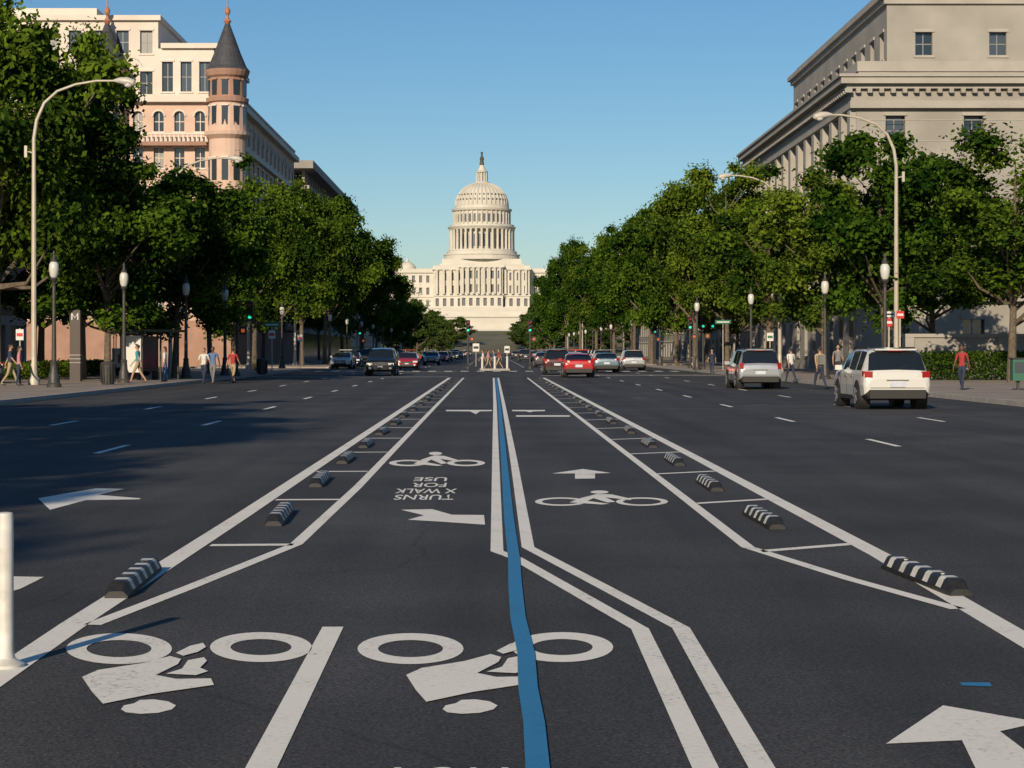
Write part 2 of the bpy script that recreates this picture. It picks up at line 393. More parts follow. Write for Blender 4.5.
for u, v, rz in ((135, 584, 2), (280, 519, 2), (320, 483, 1), (346, 461, 0), (366, 446, 0)):
    X, Y = g(u, v); place('lane_separator', sepm, (X, Y, .006), rad(rz))
for u, v, rz in ((924, 582, 4), (763, 522, 1), (709, 487, 0), (674, 463, 0), (649, 446, 0)):
    X, Y = g(u, v); place('lane_separator', sepm, (X, Y, .006), rad(rz))
for i in range(15):
    yy = 39.5 + i * 5.15
    place('lane_separator', sepm, (-2.13 + random.uniform(-.05, .05), yy, .006), rad(random.uniform(-2, 2)))
    place('lane_separator', sepm, (2.76 + random.uniform(-.05, .05), yy + .6, .006), rad(random.uniform(-2, 2)))

m_ = MB(); m_.lathe([(.10, 0), (.10, .02), (.07, .035), (.052, .05), (.045, .09), (.043, .78), (.04, .80), (.02, .805)], (0, 0, 0), M_WPL, 24)
m_.lathe([(.0445, .62), (.0445, .70)], (0, 0, 0), M_SIGNW, 24)
X, Y = g(5, 668); m_.obj('delineator_post', (X, Y, .004), smooth=True)

# ------------------------------------------------------------------ trees
def make_tree(seed, H=14, R=4.4, th=3.4, ncl=46, nleaf=20000, ls=.24, leafm=None):
    rng = np.random.default_rng(seed); tb = MB()
    lean = rng.normal(0, .25, 2)
    tp = [(0, 0, -.1), (lean[0] * .2, lean[1] * .2, th * .5), (lean[0] * .5, lean[1] * .5, th), (lean[0], lean[1], th + (H - th) * .35), (lean[0] * 1.3, lean[1] * 1.3, th + (H - th) * .8)]
    tb.tube(tp, [.24, .18, .155, .11, .03], M_BARK, 9)
    cz = th + (H - th) * .47; cc = (H - th) / 2
    cl = []
    for i in range(ncl):
        d = rng.normal(size=3); d /= np.linalg.norm(d)
        f = rng.uniform(.3, 1.0) ** .75
        p = np.array([d[0] * R * f, d[1] * R * f, d[2] * cc * f])
        zt = p[2] / cc
        p[:2] *= (1.0 - .28 * max(0, zt) - .1 * max(0, -zt))
        p += rng.normal(0, .3, 3); p[2] += cz; p[:2] += lean
        r = R * rng.uniform(.15, .34); cl.append((p, r))
    for p, r in cl[:26]:
        z0 = min(max(th * .9, p[2] - np.linalg.norm(p[:2]) * .8 - .5), H * .75)
        t0 = max(0, (z0 - th) / (H - th)); r0 = .09 * (1 - t0) + .02
        s0 = np.array([lean[0] * t0 * 1.2, lean[1] * t0 * 1.2, z0]); mid = s0 * .5 + p * .5 + np.array([0, 0, -.25]) + rng.normal(0, .15, 3)
        tb.tube([s0, mid, p], [r0, r0 * .6, .015], M_BARK, 5)
    V = []; tint = []
    tot = sum(r ** 2 for _, r in cl)
    for p, r in cl:
        k = int(nleaf * r ** 2 / tot)
        d = rng.normal(size=(k, 3)); d /= np.linalg.norm(d, axis=1)[:, None]
        u = rng.uniform(0, 1, (k, 1)) ** .45
        jit = 1 + .2 * rng.normal(size=(k, 1))
        c = p + d * u * r * jit * np.array([1, 1, .68])
        nrm = rng.normal(size=(k, 3)) + np.array([0, 0, .9]) + d * .7; nrm /= np.linalg.norm(nrm, axis=1)[:, None]
        t = np.cross(nrm, rng.normal(size=(k, 3))); t /= np.linalg.norm(t, axis=1)[:, None]; bt = np.cross(nrm, t)
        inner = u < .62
        s = ls * rng.uniform(.6, 1.25, (k, 1)) * np.where(inner, 1.9, 1.0)
        q = np.stack([c - t * s * .55, c - bt * s * .33 + t * s * .05, c + t * s * .55, c + bt * s * .33 + t * s * .05], 1)
        V.append(q.reshape(-1, 3))
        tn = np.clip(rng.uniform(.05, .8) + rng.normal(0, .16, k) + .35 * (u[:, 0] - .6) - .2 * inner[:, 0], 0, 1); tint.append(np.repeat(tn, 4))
    V = np.concatenate(V); tint = np.concatenate(tint); nb = len(tb.v); nl = len(V) // 4
    me = bpy.data.meshes.new('tree_mesh')
    fs = tb.f + (np.arange(nl * 4).reshape(-1, 4) + nb).tolist()
    me.from_pydata(tb.v + V.tolist(), [], fs)
    me.materials.append(M_BARK); me.materials.append(leafm or M_LEAF)
    me.polygons.foreach_set('material_index', [0] * len(tb.f) + [1] * nl)
    ca = me.color_attributes.new('tint', 'FLOAT_COLOR', 'POINT')
    a = np.ones((nb + nl * 4, 4), dtype=np.float32); a[:nb, :3] = .3; a[nb:, :3] = tint[:, None]
    ca.data.foreach_set('color', a.ravel()); me.update()
    return me
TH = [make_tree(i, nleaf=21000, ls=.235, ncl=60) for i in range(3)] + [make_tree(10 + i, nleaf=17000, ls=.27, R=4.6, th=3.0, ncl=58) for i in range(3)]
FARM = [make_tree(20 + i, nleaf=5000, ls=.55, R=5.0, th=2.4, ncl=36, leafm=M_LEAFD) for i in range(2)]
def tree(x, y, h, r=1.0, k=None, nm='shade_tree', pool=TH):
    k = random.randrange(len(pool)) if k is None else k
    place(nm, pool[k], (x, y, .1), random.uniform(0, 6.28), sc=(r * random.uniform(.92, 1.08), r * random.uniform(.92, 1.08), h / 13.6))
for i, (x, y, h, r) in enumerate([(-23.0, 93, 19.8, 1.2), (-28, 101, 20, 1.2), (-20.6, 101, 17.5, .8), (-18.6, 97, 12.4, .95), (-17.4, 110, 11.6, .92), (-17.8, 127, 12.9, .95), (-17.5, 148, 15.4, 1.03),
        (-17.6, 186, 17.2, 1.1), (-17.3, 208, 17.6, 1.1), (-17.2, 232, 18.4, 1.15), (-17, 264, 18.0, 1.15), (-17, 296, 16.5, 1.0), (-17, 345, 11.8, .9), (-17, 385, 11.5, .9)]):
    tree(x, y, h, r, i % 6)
for x, y, h in ((-25, 111, 12), (-25.5, 124, 12.4), (-25, 142, 13.0), (-24.5, 190, 14), (-24.5, 215, 16), (-24.5, 250, 17), (-24.5, 285, 17)): tree(x, y, h, 1.05)
for i, (x, y, h, r) in enumerate([(24.2, 93, 11.6, 1.05), (28.8, 97, 11.3, 1.05), (20.8, 105, 13.6, .98), (19.8, 119, 12.4, .95), (18.6, 134, 13.4, .98), (18.2, 154, 15.8, 1.05), (18, 176, 17.4, 1.1), (18, 194, 16.8, 1.1),
        (18, 224, 18.2, 1.15), (18, 252, 18.2, 1.2), (17.7, 288, 19.0, 1.2), (17.3, 328, 20.0, 1.25), (16.8, 378, 22, 1.3), (16.4, 436, 23.5, 1.35), (16.2, 515, 24, 1.4)]):
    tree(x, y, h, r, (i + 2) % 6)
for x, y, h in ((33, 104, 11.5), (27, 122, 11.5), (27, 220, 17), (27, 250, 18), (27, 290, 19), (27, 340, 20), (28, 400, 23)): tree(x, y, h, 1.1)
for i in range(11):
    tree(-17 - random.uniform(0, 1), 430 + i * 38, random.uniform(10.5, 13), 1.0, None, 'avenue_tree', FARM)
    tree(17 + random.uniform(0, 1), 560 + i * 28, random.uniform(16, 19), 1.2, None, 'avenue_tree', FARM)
wood = bpy.data.objects.new('distant_trees', None); scene.collection.objects.link(wood)
for i in range(78):
    x = random.choice((-1, 1)) * random.uniform(16, 150); y = random.uniform(880, 1010)
    h = random.uniform(14, 23)
    if 10 < x < 32: h *= .6
    if -55 < x < 0: h *= .8
    o = place('tree_clump', random.choice(FARM), (x, y, hill(x, y) - .5), random.uniform(0, 6), wood, (1.7, 1.7, h / 13.6))
for x, y, h in ((-17.6, -33, 17), (-17.2, -20, 16.5), (-17.4, -8, 16), (-17.6, 5, 16), (-18, 18, 15), (-18.3, 31, 14), (20, 20, 13), (20, 38, 12)): tree(x, y, h, 1.05)  # out of view; left row added to cast shade over the left lanes

def hedge(name, x0, x1, y0, y1, z1, n=14000, ls=.13):
    rng = np.random.default_rng(5); c = np.empty((n, 3))
    c[:, 0] = rng.uniform(x0, x1, n); c[:, 1] = rng.uniform(y0, y1, n); c[:, 2] = .15 + (z1 - .15) * rng.uniform(0, 1, n) ** .6
    c += rng.normal(0, .06, (n, 3))
    nrm = rng.normal(size=(n, 3)); nrm /= np.linalg.norm(nrm, axis=1)[:, None]
    t = np.cross(nrm, rng.normal(size=(n, 3))); t /= np.linalg.norm(t, axis=1)[:, None]; bt = np.cross(nrm, t)
    q = np.stack([c - t * ls * .5, c - bt * ls * .35, c + t * ls * .5, c + bt * ls * .35], 1).reshape(-1, 3)
    me = bpy.data.meshes.new(name); me.from_pydata(q.tolist(), [], np.arange(n * 4).reshape(-1, 4).tolist()); me.materials.append(M_LEAF)
    ca = me.color_attributes.new('tint', 'FLOAT_COLOR', 'POINT'); a = np.ones((n * 4, 4), dtype=np.float32); a[:, :3] = np.repeat(rng.uniform(0, .6, n), 4)[:, None]
    ca.data.foreach_set('color', a.ravel()); place(name, me)
hedge('hedge', 20.8, 34, 98.5, 100.5, 1.55)
hedge('hedge', -26.5, -22.5, 100, 134, .95, 16000, .16)
mb = MB(); mb.bx(21, 36, 102.2, 102.7, 0, 2.3, M_LIME); mb.bx(20.9, 36.1, 102.1, 102.8, 2.3, 2.48, M_LIME2)
for i in range(4): mb.bx(21 + i * 4.9, 21.6 + i * 4.9, 102.05, 102.85, 0, 2.29, M_LIME2)
mb.obj('garden_wall')

# ------------------------------------------------------------------ buildings
def facade(mb, p0, u, W, Hh, z0, cols, rows, ww, wh, wall, dep=.3, sill=True, glass=None, lintel=None, arch=(), voff=.45):
    ux, uy = u; nx, ny = uy, -ux
    def p(a, z, o=0.0): return (p0[0] + ux * a + nx * o, p0[1] + uy * a + ny * o, z0 + z)
    cw, rh = W / cols, Hh / rows
    for r in range(rows):
        for c in range(cols):
            a0, a1 = c * cw, (c + 1) * cw; b0, b1 = r * rh, (r + 1) * rh
            l, rr = a0 + (cw - ww) / 2, a0 + (cw + ww) / 2; lo, hi = b0 + (rh - wh) * voff, b0 + (rh - wh) * voff + wh
            mb.quad(p(a0, b0), p(l, b0), p(l, b1), p(a0, b1), wall); mb.quad(p(rr, b0), p(a1, b0), p(a1, b1), p(rr, b1), wall)
            mb.quad(p(l, b0), p(rr, b0), p(rr, lo), p(l, lo), wall); mb.quad(p(l, hi), p(rr, hi), p(rr, b1), p(l, b1), wall)
            mb.quad(p(l, lo), p(l, lo, -dep), p(l, hi, -dep), p(l, hi), wall); mb.quad(p(rr, lo, -dep), p(rr, lo), p(rr, hi), p(rr, hi, -dep), wall)
            mb.quad(p(l, lo), p(rr, lo), p(rr, lo, -dep), p(l, lo, -dep), wall); mb.quad(p(l, hi, -dep), p(rr, hi, -dep), p(rr, hi), p(l, hi), wall)
            gm = glass or random.choice((M_G1, M_G1, M_G2, M_G2, M_G3))
            mb.quad(p(l, lo, -dep), p(rr, lo, -dep), p(rr, hi, -dep), p(l, hi, -dep), gm)
            if r in arch:
                n_ = 6; R_ = ww / 2; cxm = (l + rr) / 2
                for sgn in (-1, 1):
                    pts = [(cxm + sgn * R_ * math.sin(t * math.pi / 2 / n_), hi - R_ + R_ * math.cos(t * math.pi / 2 / n_)) for t in range(n_ + 1)]
                    pl = [p(a_, b_, .004) for a_, b_ in pts] + [p(cxm + sgn * R_, hi, .004)]
                    mb.add(pl if sgn < 0 else pl[::-1], [tuple(range(len(pl)))], wall)
                arc = [(cxm + (R_ + .1) * math.cos(t * math.pi / 10), hi - R_ + (R_ + .1) * math.sin(t * math.pi / 10)) for t in range(11)]
                mb.tube([p(a_, b_, .06) for a_, b_ in arc], [.1] * 11, lintel or wall, 5)
            if ww > .8 and dep > .15:
                o = -dep + .05; mdl = (l + rr) / 2; fr = M_G3 if wall is not M_PINK else M_WSTONE
                mb.quad(p(mdl - .04, lo, o), p(mdl + .04, lo, o), p(mdl + .04, hi, o), p(mdl - .04, hi, o), fr)
                zc = (lo + hi) / 2; mb.quad(p(l, zc - .04, o - .01), p(rr, zc - .04, o - .01), p(rr, zc + .04, o - .01), p(l, zc + .04, o - .01), fr)
            if sill:
                lm = lintel or wall
                for zz, th_ in ((lo - .18, .18), (hi, .22)):
                    if zz == hi and r in arch: continue
                    a_, b_, c_, d_ = p(l - .15, zz, .09), p(rr + .15, zz, .09), p(rr + .15, zz + th_, .09), p(l - .15, zz + th_, .09)
                    a2, b2, c2, d2 = p(l - .15, zz), p(rr + .15, zz), p(rr + .15, zz + th_), p(l - .15, zz + th_)
                    mb.quad(a_, b_, c_, d_, lm); mb.quad(d_, c_, c2, d2, lm); mb.quad(a2, b2, b_, a_, lm); mb.quad(a2, a_, d_, d2, lm); mb.quad(b_, b2, c2, c_, lm)

# --- turreted building
mb = MB()
X0, X1, Y0, Y1 = -64, -26.0, 200, 264
HT = 26.4
mb.quad((X0, Y0 + .5, HT), (X1, Y0 + .5, HT), (X1, Y1, HT), (X0, Y1, HT), M_SLATE)
facade(mb, (X1, Y0), (0, 1), Y1 - Y0, HT - 4.6, 4.6, 15, 6, 1.7, 2.2, M_PINK, lintel=M_WSTONE, arch=(5,))
mb.quad((X1, Y0, 0), (X1, Y1, 0), (X1, Y1, 4.6), (X1, Y0, 4.6), M_PINK2)
facade(mb, (X0, Y0), (1, 0), X1 - X0 - 12.4, HT - 4.6, 4.6, 6, 6, 1.7, 2.2, M_PINK, lintel=M_WSTONE, arch=(5,))
facade(mb, (-38.4, Y0), (1, 0), 12.4, HT - 4.6, 4.6, 6, 6, 1.0, 2.0, M_PINK, lintel=M_WSTONE, arch=(5, 3))
mb.quad((X0, Y0, 0), (X1, Y0, 0), (X1, Y0, 4.6), (X0, Y0, 4.6), M_PINK2)
for zz, pr, th_ in ((11.7, .3, .35), (22.4, .45, .5), (HT, .7, .6)):
    mb.bx(X1 + .003, X1 + pr, Y0 + 1.6, Y1, zz, zz + th_, M_WSTONE); mb.bx(X0, X1 - .2, Y0 - pr, Y0 - .003, zz, zz + th_, M_WSTONE)
mb.bx(-36.2, -28.3, Y0 - 1.2, Y0 - .46, 22.0, 22.39, M_PINK2)
xx = -36.1
while xx < -28.4: mb.bx(xx, xx + .16, Y0 - 1.15, Y0 - 1.0, 22.4, 23.1, M_WSTONE); xx += .45
mb.bx(-36.2, -28.3, Y0 - 1.2, Y0 - .95, 23.1, 23.25, M_WSTONE)
mb.bx(X1 - .3, X1 + .2, Y0 + 2, Y1, HT + 1.3, HT + 1.5, M_WSTONE)
yy = Y0 + 2.5
while yy < Y1: mb.bx(X1 - .15, X1 + .1, yy, yy + .3, HT + .6, HT + 1.3, M_WSTONE); yy += .9
for i in range(4):
    yy = Y0 + 14 + i * 12; mb.bx(X1 - 4, X1 - 1.2, yy, yy + 4, HT, HT + 2.9, M_WSTONE)
    mb.bx(X1 - 3, X1 - 2.2, yy + 6, yy + 7, HT, HT + 3.6, M_PINK2)
facade(mb, (-62, Y0 + .7), (1, 0), 28.6, 8.2, HT + .1, 12, 2, 1.25, 2.3, M_WSTONE, lintel=M_WSTONE)
facade(mb, (-33.4, Y0 + .7), (1, 0), 5.6, 5.4, HT + .1, 3, 1, 1.1, 3.0, M_WSTONE, lintel=M_WSTONE)
mb.quad((-33.4, Y0 + .7, HT + 5.5), (-33.4, Y0 + 26, HT + 5.5), (-33.4, Y0 + 26, HT + 8.3), (-33.4, Y0 + .7, HT + 8.3), M_WSTONE)
facade(mb, (-27.8, Y0 + .7), (0, 1), 26, 5.4, HT + .1, 10, 1, 1.3, 3, M_WSTONE)
mb.bx(-62, -33.1, Y0 + .3, Y0 + 26, HT + 8.3, HT + 8.8, M_WSTONE); mb.bx(-33.09, -27.4, Y0 + .3, Y0 + 27, HT + 5.5, HT + 6.0, M_WSTONE)
mb.bx(-52, -41, Y0 + 8, Y0 + 20, HT + 8.8, HT + 10.8, M_WSTONE)
for tx in (-26.3, -38.3):
    ty = Y0 - .4; R = 1.85
    mb.lathe([(R * .55, 8.2), (R * .8, 9.2), (R, 10.2), (R, 22.6)], (tx, ty, 0), M_PINK, 24)
    mb.lathe([(R + .02, 15.6), (R + .28, 15.7), (R + .28, 16.1), (R + .02, 16.2)], (tx, ty, 0), M_WSTONE, 24)
    mb.lathe([(R, 22.6), (R + .45, 23.0), (R + .5, 23.35), (R + .1, 23.4), (R, 26.2)], (tx, ty, 0), M_PINK, 24)
    mb.lathe([(R, 26.2), (R + .25, 26.3), (R + .3, 26.7), (R, 26.75), (R - .05, 28.7), (R + .2, 28.9), (R + .35, 29.3), (R + .4, 29.5)], (tx, ty, 0), M_PINK2, 24)
    mb.lathe([(R + .38, 29.48), (R + .05, 29.9), (1.35, 31.2), (.8, 32.7), (.35, 33.9), (.2, 34.3)], (tx, ty, 0), M_SLATE, 24)
    mb.lathe([(.24, 34.2), (.40, 34.45), (.2, 34.7), (.12, 35.0), (.28, 35.3), (.30, 35.6), (.09, 35.9), (.06, 36.7), (.18, 36.9), (.16, 37.2), (.03, 38.0)], (tx, ty, 0), M_COPPER, 12)
    for k in range(10):
        a = 2 * math.pi * k / 10 + .3
        for zc, hh in ((27.7, 1.5), (24.9, 1.9), (19.6, 2.2), (13.6, 2.2)):
            rr_ = R + (.0 if zc < 27 else -.03)
            mb.box((tx + rr_ * math.cos(a), ty + rr_ * math.sin(a), zc), (.12, .6, hh), M_G1, a)
            mb.box((tx + (rr_ + .03) * math.cos(a), ty + (rr_ + .03) * math.sin(a), zc + hh / 2 + .08), (.16, .75, .16), M_WSTONE if zc < 27 else M_PINK2, a)
mb.obj('turreted_bank_building')

# --- overhanging-roof office building
mb = MB(); X1 = -26
facade(mb, (X1, 278), (0, 1), 92, 20, 4, 22, 6, 3.2, 1.9, M_TAN, sill=False, dep=.6)
facade(mb, (-60, 278), (1, 0), 34, 20, 4, 8, 6, 3.2, 1.9, M_TAN, sill=False, dep=.6)
mb.quad((X1, 278, 0), (X1, 370, 0), (X1, 370, 4), (X1, 278, 4), M_G2); mb.quad((-60, 278, 0), (X1, 278, 0), (X1, 278, 4), (-60, 278, 4), M_G2)
mb.bx(-60, -27.5, 280, 368, 24, 26.8, M_G2)
mb.bx(-62, -24.6, 276.5, 371.5, 26.8, 27.9, M_LIME); mb.bx(-61, -25.2, 277.2, 371, 24.0, 24.5, M_TAN)
for i in range(23): mb.bx(-26.4, -26.0, 279 + i * 4, 279.5 + i * 4, 24.5, 26.79, M_TAN)
for i in range(9): mb.bx(-60 + i * 4, -59.5 + i * 4, 278.2, 278.7, 24.5, 26.79, M_TAN)
mb.bx(-50, -34, 285, 310, 27.9, 31, M_TAN)
mb.obj('office_building')

# --- low building behind trees on left
mb = MB()
facade(mb, (-36, 60), (0, 1), 95, 8, 4.2, 24, 2, 1.8, 2.4, M_BRK, lintel=M_TAN); facade(mb, (-36, 60), (0, 1), 95, 4.2, 0, 16, 1, 4.4, 2.9, M_TAN, glass=M_SHOP, sill=False)
mb.bx(-60, -35.7, 60, 155.2, 12.2, 12.8, M_TAN); mb.quad((-60, 155, 0), (-36, 155, 0), (-36, 155, 12.2), (-60, 155, 12.2), M_BRK); mb.quad((-60, 60, 0), (-36, 60, 0), (-36, 60, 12.2), (-60, 60, 12.2), M_BRK)
mb.obj('brick_shop_building')

# --- classical department building on the right
mb = MB(); BX, BY = 25.2, 138.0; BY1 = 194
LEN = BY1 - BY; OT = 18.3
facade(mb, (BX, BY1), (0, -1), LEN, 5.2, 0, 14, 1, 1.5, 2.6, M_LIME, dep=.5)
facade(mb, (BX, BY1), (0, -1), LEN, OT - 5.2, 5.2, 14, 3, 1.7, 2.5, M_LIME, dep=.7, lintel=M_LIME2)
facade(mb, (BX, BY), (1, 0), 43.2, 5.2, 0, 8, 1, 1.5, 2.6, M_LIME, dep=.5)
facade(mb, (BX, BY), (1, 0), 43.2, OT - 5.2, 5.2, 8, 3, 1.35, 2.0, M_LIME, dep=.6, lintel=M_LIME2, voff=.8)
cw = LEN / 14
for i in range(15): mb.box((BX - .22, BY + i * cw if 0 < i < 14 else BY + (.6 if i == 0 else LEN - .6), (5.5 + OT) / 2), (.42, 1.1, OT - 5.5), M_LIME2)
def band(z0, z1, pr, m=M_LIME2):
    mb.bx(BX - pr, BX + 44, BY - pr, BY - .003, z0, z1, m); mb.bx(BX - pr, BX - .003, BY, BY1, z0, z1, m)
band(5.0, 5.5, .55); band(OT, OT + .5, .5); band(OT + .5, OT + 1.3, .42, M_LIME); band(OT + 1.3, OT + 1.6, .8); band(OT + 1.6, OT + 2.05, 1.25); band(OT + 2.05, OT + 2.25, 1.4)
yy = BY - .9
while yy < BY1: mb.box((BX - .7, yy, OT + 1.14), (.5, .3, .3), M_LIME); yy += .8
xx = BX
while xx < BX + 40: mb.box((xx, BY - .65, OT + 1.14), (.3, .45, .3), M_LIME); xx += .8
mb.bx(BX + .2, BX + 44, BY + .2, BY1 - .2, OT - .05, OT + 2.6, M_LIME)
mb.bx(BX + .1, BX + 44, BY + .1, BY1 - .1, OT + 2.6, OT + 3.3, M_LIME2)
AX, AY = 28.9, 146
facade(mb, (AX, BY1 - 3), (0, -1), BY1 - 3 - AY, 5.4, 21.5, 12, 1, 1.5, 2.0, M_LIME, dep=.4, lintel=M_LIME2)
facade(mb, (AX, AY), (1, 0), 37.8, 5.4, 21.5, 7, 1, 1.25, 1.7, M_LIME, dep=.4, lintel=M_LIME2)
mb.bx(AX - .25, AX + 37.8, AY - .25, BY1 - 2.6, 26.9, 27.3, M_LIME2); mb.bx(AX - .5, AX + 38, AY - .5, BY1 - 2.3, 27.3, 27.7, M_LIME2)
mb.bx(AX + .3, AX + 36, AY + .3, BY1 - 3, 27.7, 28.5, M_LIME)
mb.bx(AX + 6, AX + 36, AY + 8, BY1 - 8, 28.5, 33, M_LIME)
for i in range(9):
    mb.bx(BX + .1, BX + 43.2, BY - .03, BY - .003, 5.9 + i * 1.45, 5.95 + i * 1.45, M_LIME2)
mb.quad((BX, BY1, 0), (BX + 44, BY1, 0), (BX + 44, BY1, 21.4), (BX, BY1, 21.4), M_LIME)
mb.obj('limestone_office_building')
mb = MB(); facade(mb, (30, 420), (0, -1), 190, 15, 0, 40, 4, 1.8, 2.4, M_LIME, lintel=M_LIME2); mb.bx(29.6, 60, 229.5, 420, 15, 16, M_LIME2)
facade(mb, (30, 230), (1, 0), 30, 15, 0, 7, 4, 1.8, 2.4, M_LIME); mb.obj('museum_building')
mb = MB(); facade(mb, (-32, 385), (0, 1), 200, 9, 0, 40, 3, 1.8, 1.8, M_TAN); facade(mb, (-62, 385), (1, 0), 30, 9, 0, 7, 3, 1.8, 1.8, M_TAN); mb.bx(-62, -31.6, 384.7, 585, 9, 9.6, M_TAN); mb.obj('low_office_building')

# --- Capitol
mb = MB(); CX, CY = -5.3, 1150.0
def cap_block(x0, x1, y0, y1, z0, z1, cols, rows, ww, wh, colsn=0):
    facade(mb, (CX + x0, y0), (1, 0), x1 - x0, z1 - z0, z0, cols, rows, ww, wh, M_STONE, dep=1.0, sill=False, glass=M_STONE2)
    mb.quad((CX + x0, y1, z0), (CX + x0, y0, z0), (CX + x0, y0, z1), (CX + x0, y1, z1), M_STONE)
    mb.quad((CX + x1, y0, z0), (CX + x1, y1, z0), (CX + x1, y1, z1), (CX + x1, y0, z1), M_STONE)
    mb.bx(CX + x0 - .9, CX + x1 + .9, y0 - 1.0, y1, z1, z1 + 1.0, M_STONE)
    mb.bx(CX + x0 - .3, CX + x1 + .3, y0 - .3, y1, z1 + 1.0, z1 + 2.4, M_STONE)
    mb.bx(CX + x0 - .5, CX + x1 + .5, y0 - .5, y0 - .01, z0 + (z1 - z0) * .32, z0 + (z1 - z0) * .32 + .8, M_STONE)
    if colsn:
        for i in range(colsn):
            xx = x0 + (x1 - x0) * (i + .5) / colsn
            mb.lathe([(.9, z0 + 8.2), (.75, z0 + 8.6), (.65, z1 - 1), (.95, z1 - .05)], (CX + xx, y0 - 1.5, 0), M_STONE, 8)
mb.bx(CX - 112, CX + 112, 1092, 1140, 8, 19.5, M_STONE); mb.bx(CX - 112.6, CX + 112.6, 1091.4, 1140, 19.5, 20.4, M_STONE)
facade(mb, (CX - 112, 1091.2), (1, 0), 224, 10, 9, 46, 1, 2.0, 4.6, M_STONE, dep=.6, sill=False, glass=M_STONE2)
mb.bx(CX - 60, CX + 60, 1110, 1140, 20.4, 25.5, M_STONE)
for i in range(14):
    mb.bx(CX - 22, CX + 22, 1078 + i * 2, 1080 + i * 2, 8, 10 + i * 1.0, M_STONE)
cap_block(-53, 53, 1136, 1170, 25, 45.5, 26, 3, 1.7, 4.0)
cap_block(-27, 27, 1126, 1136, 25, 46.8, 13, 3, 1.9, 4.4, 14)
cap_block(-12, 12, 1122, 1126, 25, 48.0, 6, 3, 1.9, 4.4, 8)
cap_block(-71, -53, 1146, 1165, 25, 42, 5, 3, 1.6, 3.6, 6); cap_block(53, 71, 1146, 1165, 25, 42, 5, 3, 1.6, 3.6, 6)
cap_block(-114, -71, 1134, 1178, 25, 46, 11, 3, 1.7, 4.2, 12); cap_block(71, 114, 1134, 1178, 25, 46, 11, 3, 1.7, 4.2, 12)
for sx in (-43, 43):
    mb.lathe([(5, 47.8), (5, 49.4), (4.4, 50.4), (3.2, 51.6), (1.6, 52.5), (.9, 52.8), (.9, 54), (.2, 54.8)], (CX + sx, 1154, 0), M_STONE, 24)
mb.bx(CX - 24, CX + 24, 1138, 1176, 47, 50.8, M_STONE); mb.bx(CX - 22.6, CX + 22.6, 1139, 1175, 50.8, 53.6, M_STONE)
c = (CX, CY + 7, 0)
mb.lathe([(21.8, 53.5), (21.8, 56.0), (22.2, 56.1), (22.2, 56.6), (20.4, 56.8), (20.2, 58.4), (19.2, 58.8), (19.2, 59.4)], c, M_STONE, 48)
mb.lathe([(15.0, 59.4), (15.0, 71.2)], c, M_STONE, 48)
for k in range(36):
    a = 2 * math.pi * k / 36
    mb.lathe([(.85, 59.4), (.72, 60), (.65, 70), (.95, 71)], (c[0] + 18.2 * math.cos(a), c[1] + 18.2 * math.sin(a), 0), M_STONE, 8)
    b_ = a + math.pi / 36
    mb.box((c[0] + 15.02 * math.cos(b_), c[1] + 15.02 * math.sin(b_), 64.6), (.2, 1.4, 7.0), M_STONE2, b_)
    mb.box((c[0] + 15.8 * math.cos(b_), c[1] + 15.8 * math.sin(b_), 77.4), (.5, 1.3, 4.6), M_STONE2, b_)
    mb.box((c[0] + 16.0 * math.cos(a), c[1] + 16.0 * math.sin(a), 77.8), (1.4, .8, 7.4), M_STONE, a)
mb.lathe([(18.9, 71), (19.3, 71.6), (19.9, 72.4), (18.8, 72.7), (18.6, 73.8), (15.8, 74)], c, M_STONE, 48)
mb.lathe([(15.8, 73.9), (15.8, 81.5), (17.2, 81.8), (17.6, 82.8), (15.9, 83.1), (15.6, 85.0), (15.0, 85.3)], c, M_STONE, 48)
dome = [(15.0 * math.cos(t) ** .9 if t < 1.55 else .1, 85.2 + 13.2 * math.sin(t)) for t in [i * rad(78) / 12 for i in range(13)]]
mb.lathe(dome, c, M_STONE, 48)
for k in range(36):
    a = 2 * math.pi * k / 36
    mb.tube([(c[0] + (r + .15) * math.cos(a), c[1] + (r + .15) * math.sin(a), z) for r, z in dome], [.45 * max(.5, r / 15) for r, z in dome], M_STONE, 4)
    for i in (2, 4):
        r, z = dome[i]; b_ = a + math.pi / 36
        mb.box((c[0] + (r + .1) * math.cos(b_), c[1] + (r + .1) * math.sin(b_), z), (.6, .7, 1.0), M_STONE2, b_)
mb.lathe([(4.6, 97.8), (4.8, 98.4), (4.2, 98.8), (2.1, 99), (2.1, 104.2), (3.4, 104.4), (3.5, 105), (2.6, 105.4), (1.7, 107), (1.2, 108.2), (1.3, 108.6)], c, M_STONE, 24)
for k in range(12):
    a = 2 * math.pi * k / 12; mb.lathe([(.4, 98.8), (.32, 104.3)], (c[0] + 3.1 * math.cos(a), c[1] + 3.1 * math.sin(a), 0), M_STONE, 6)
mb.lathe([(1.2, 108.5), (1.35, 109.2), (1.0, 111), (1.25, 112.4), (.9, 113.4), (.45, 113.8), (.6, 114.6), (.5, 115.2), (.8, 115.8), (.1, 116.4)], c, mat('bronze_statue', (.05, .055, .05), .6), 12, .8)
mb.obj('capitol_building')

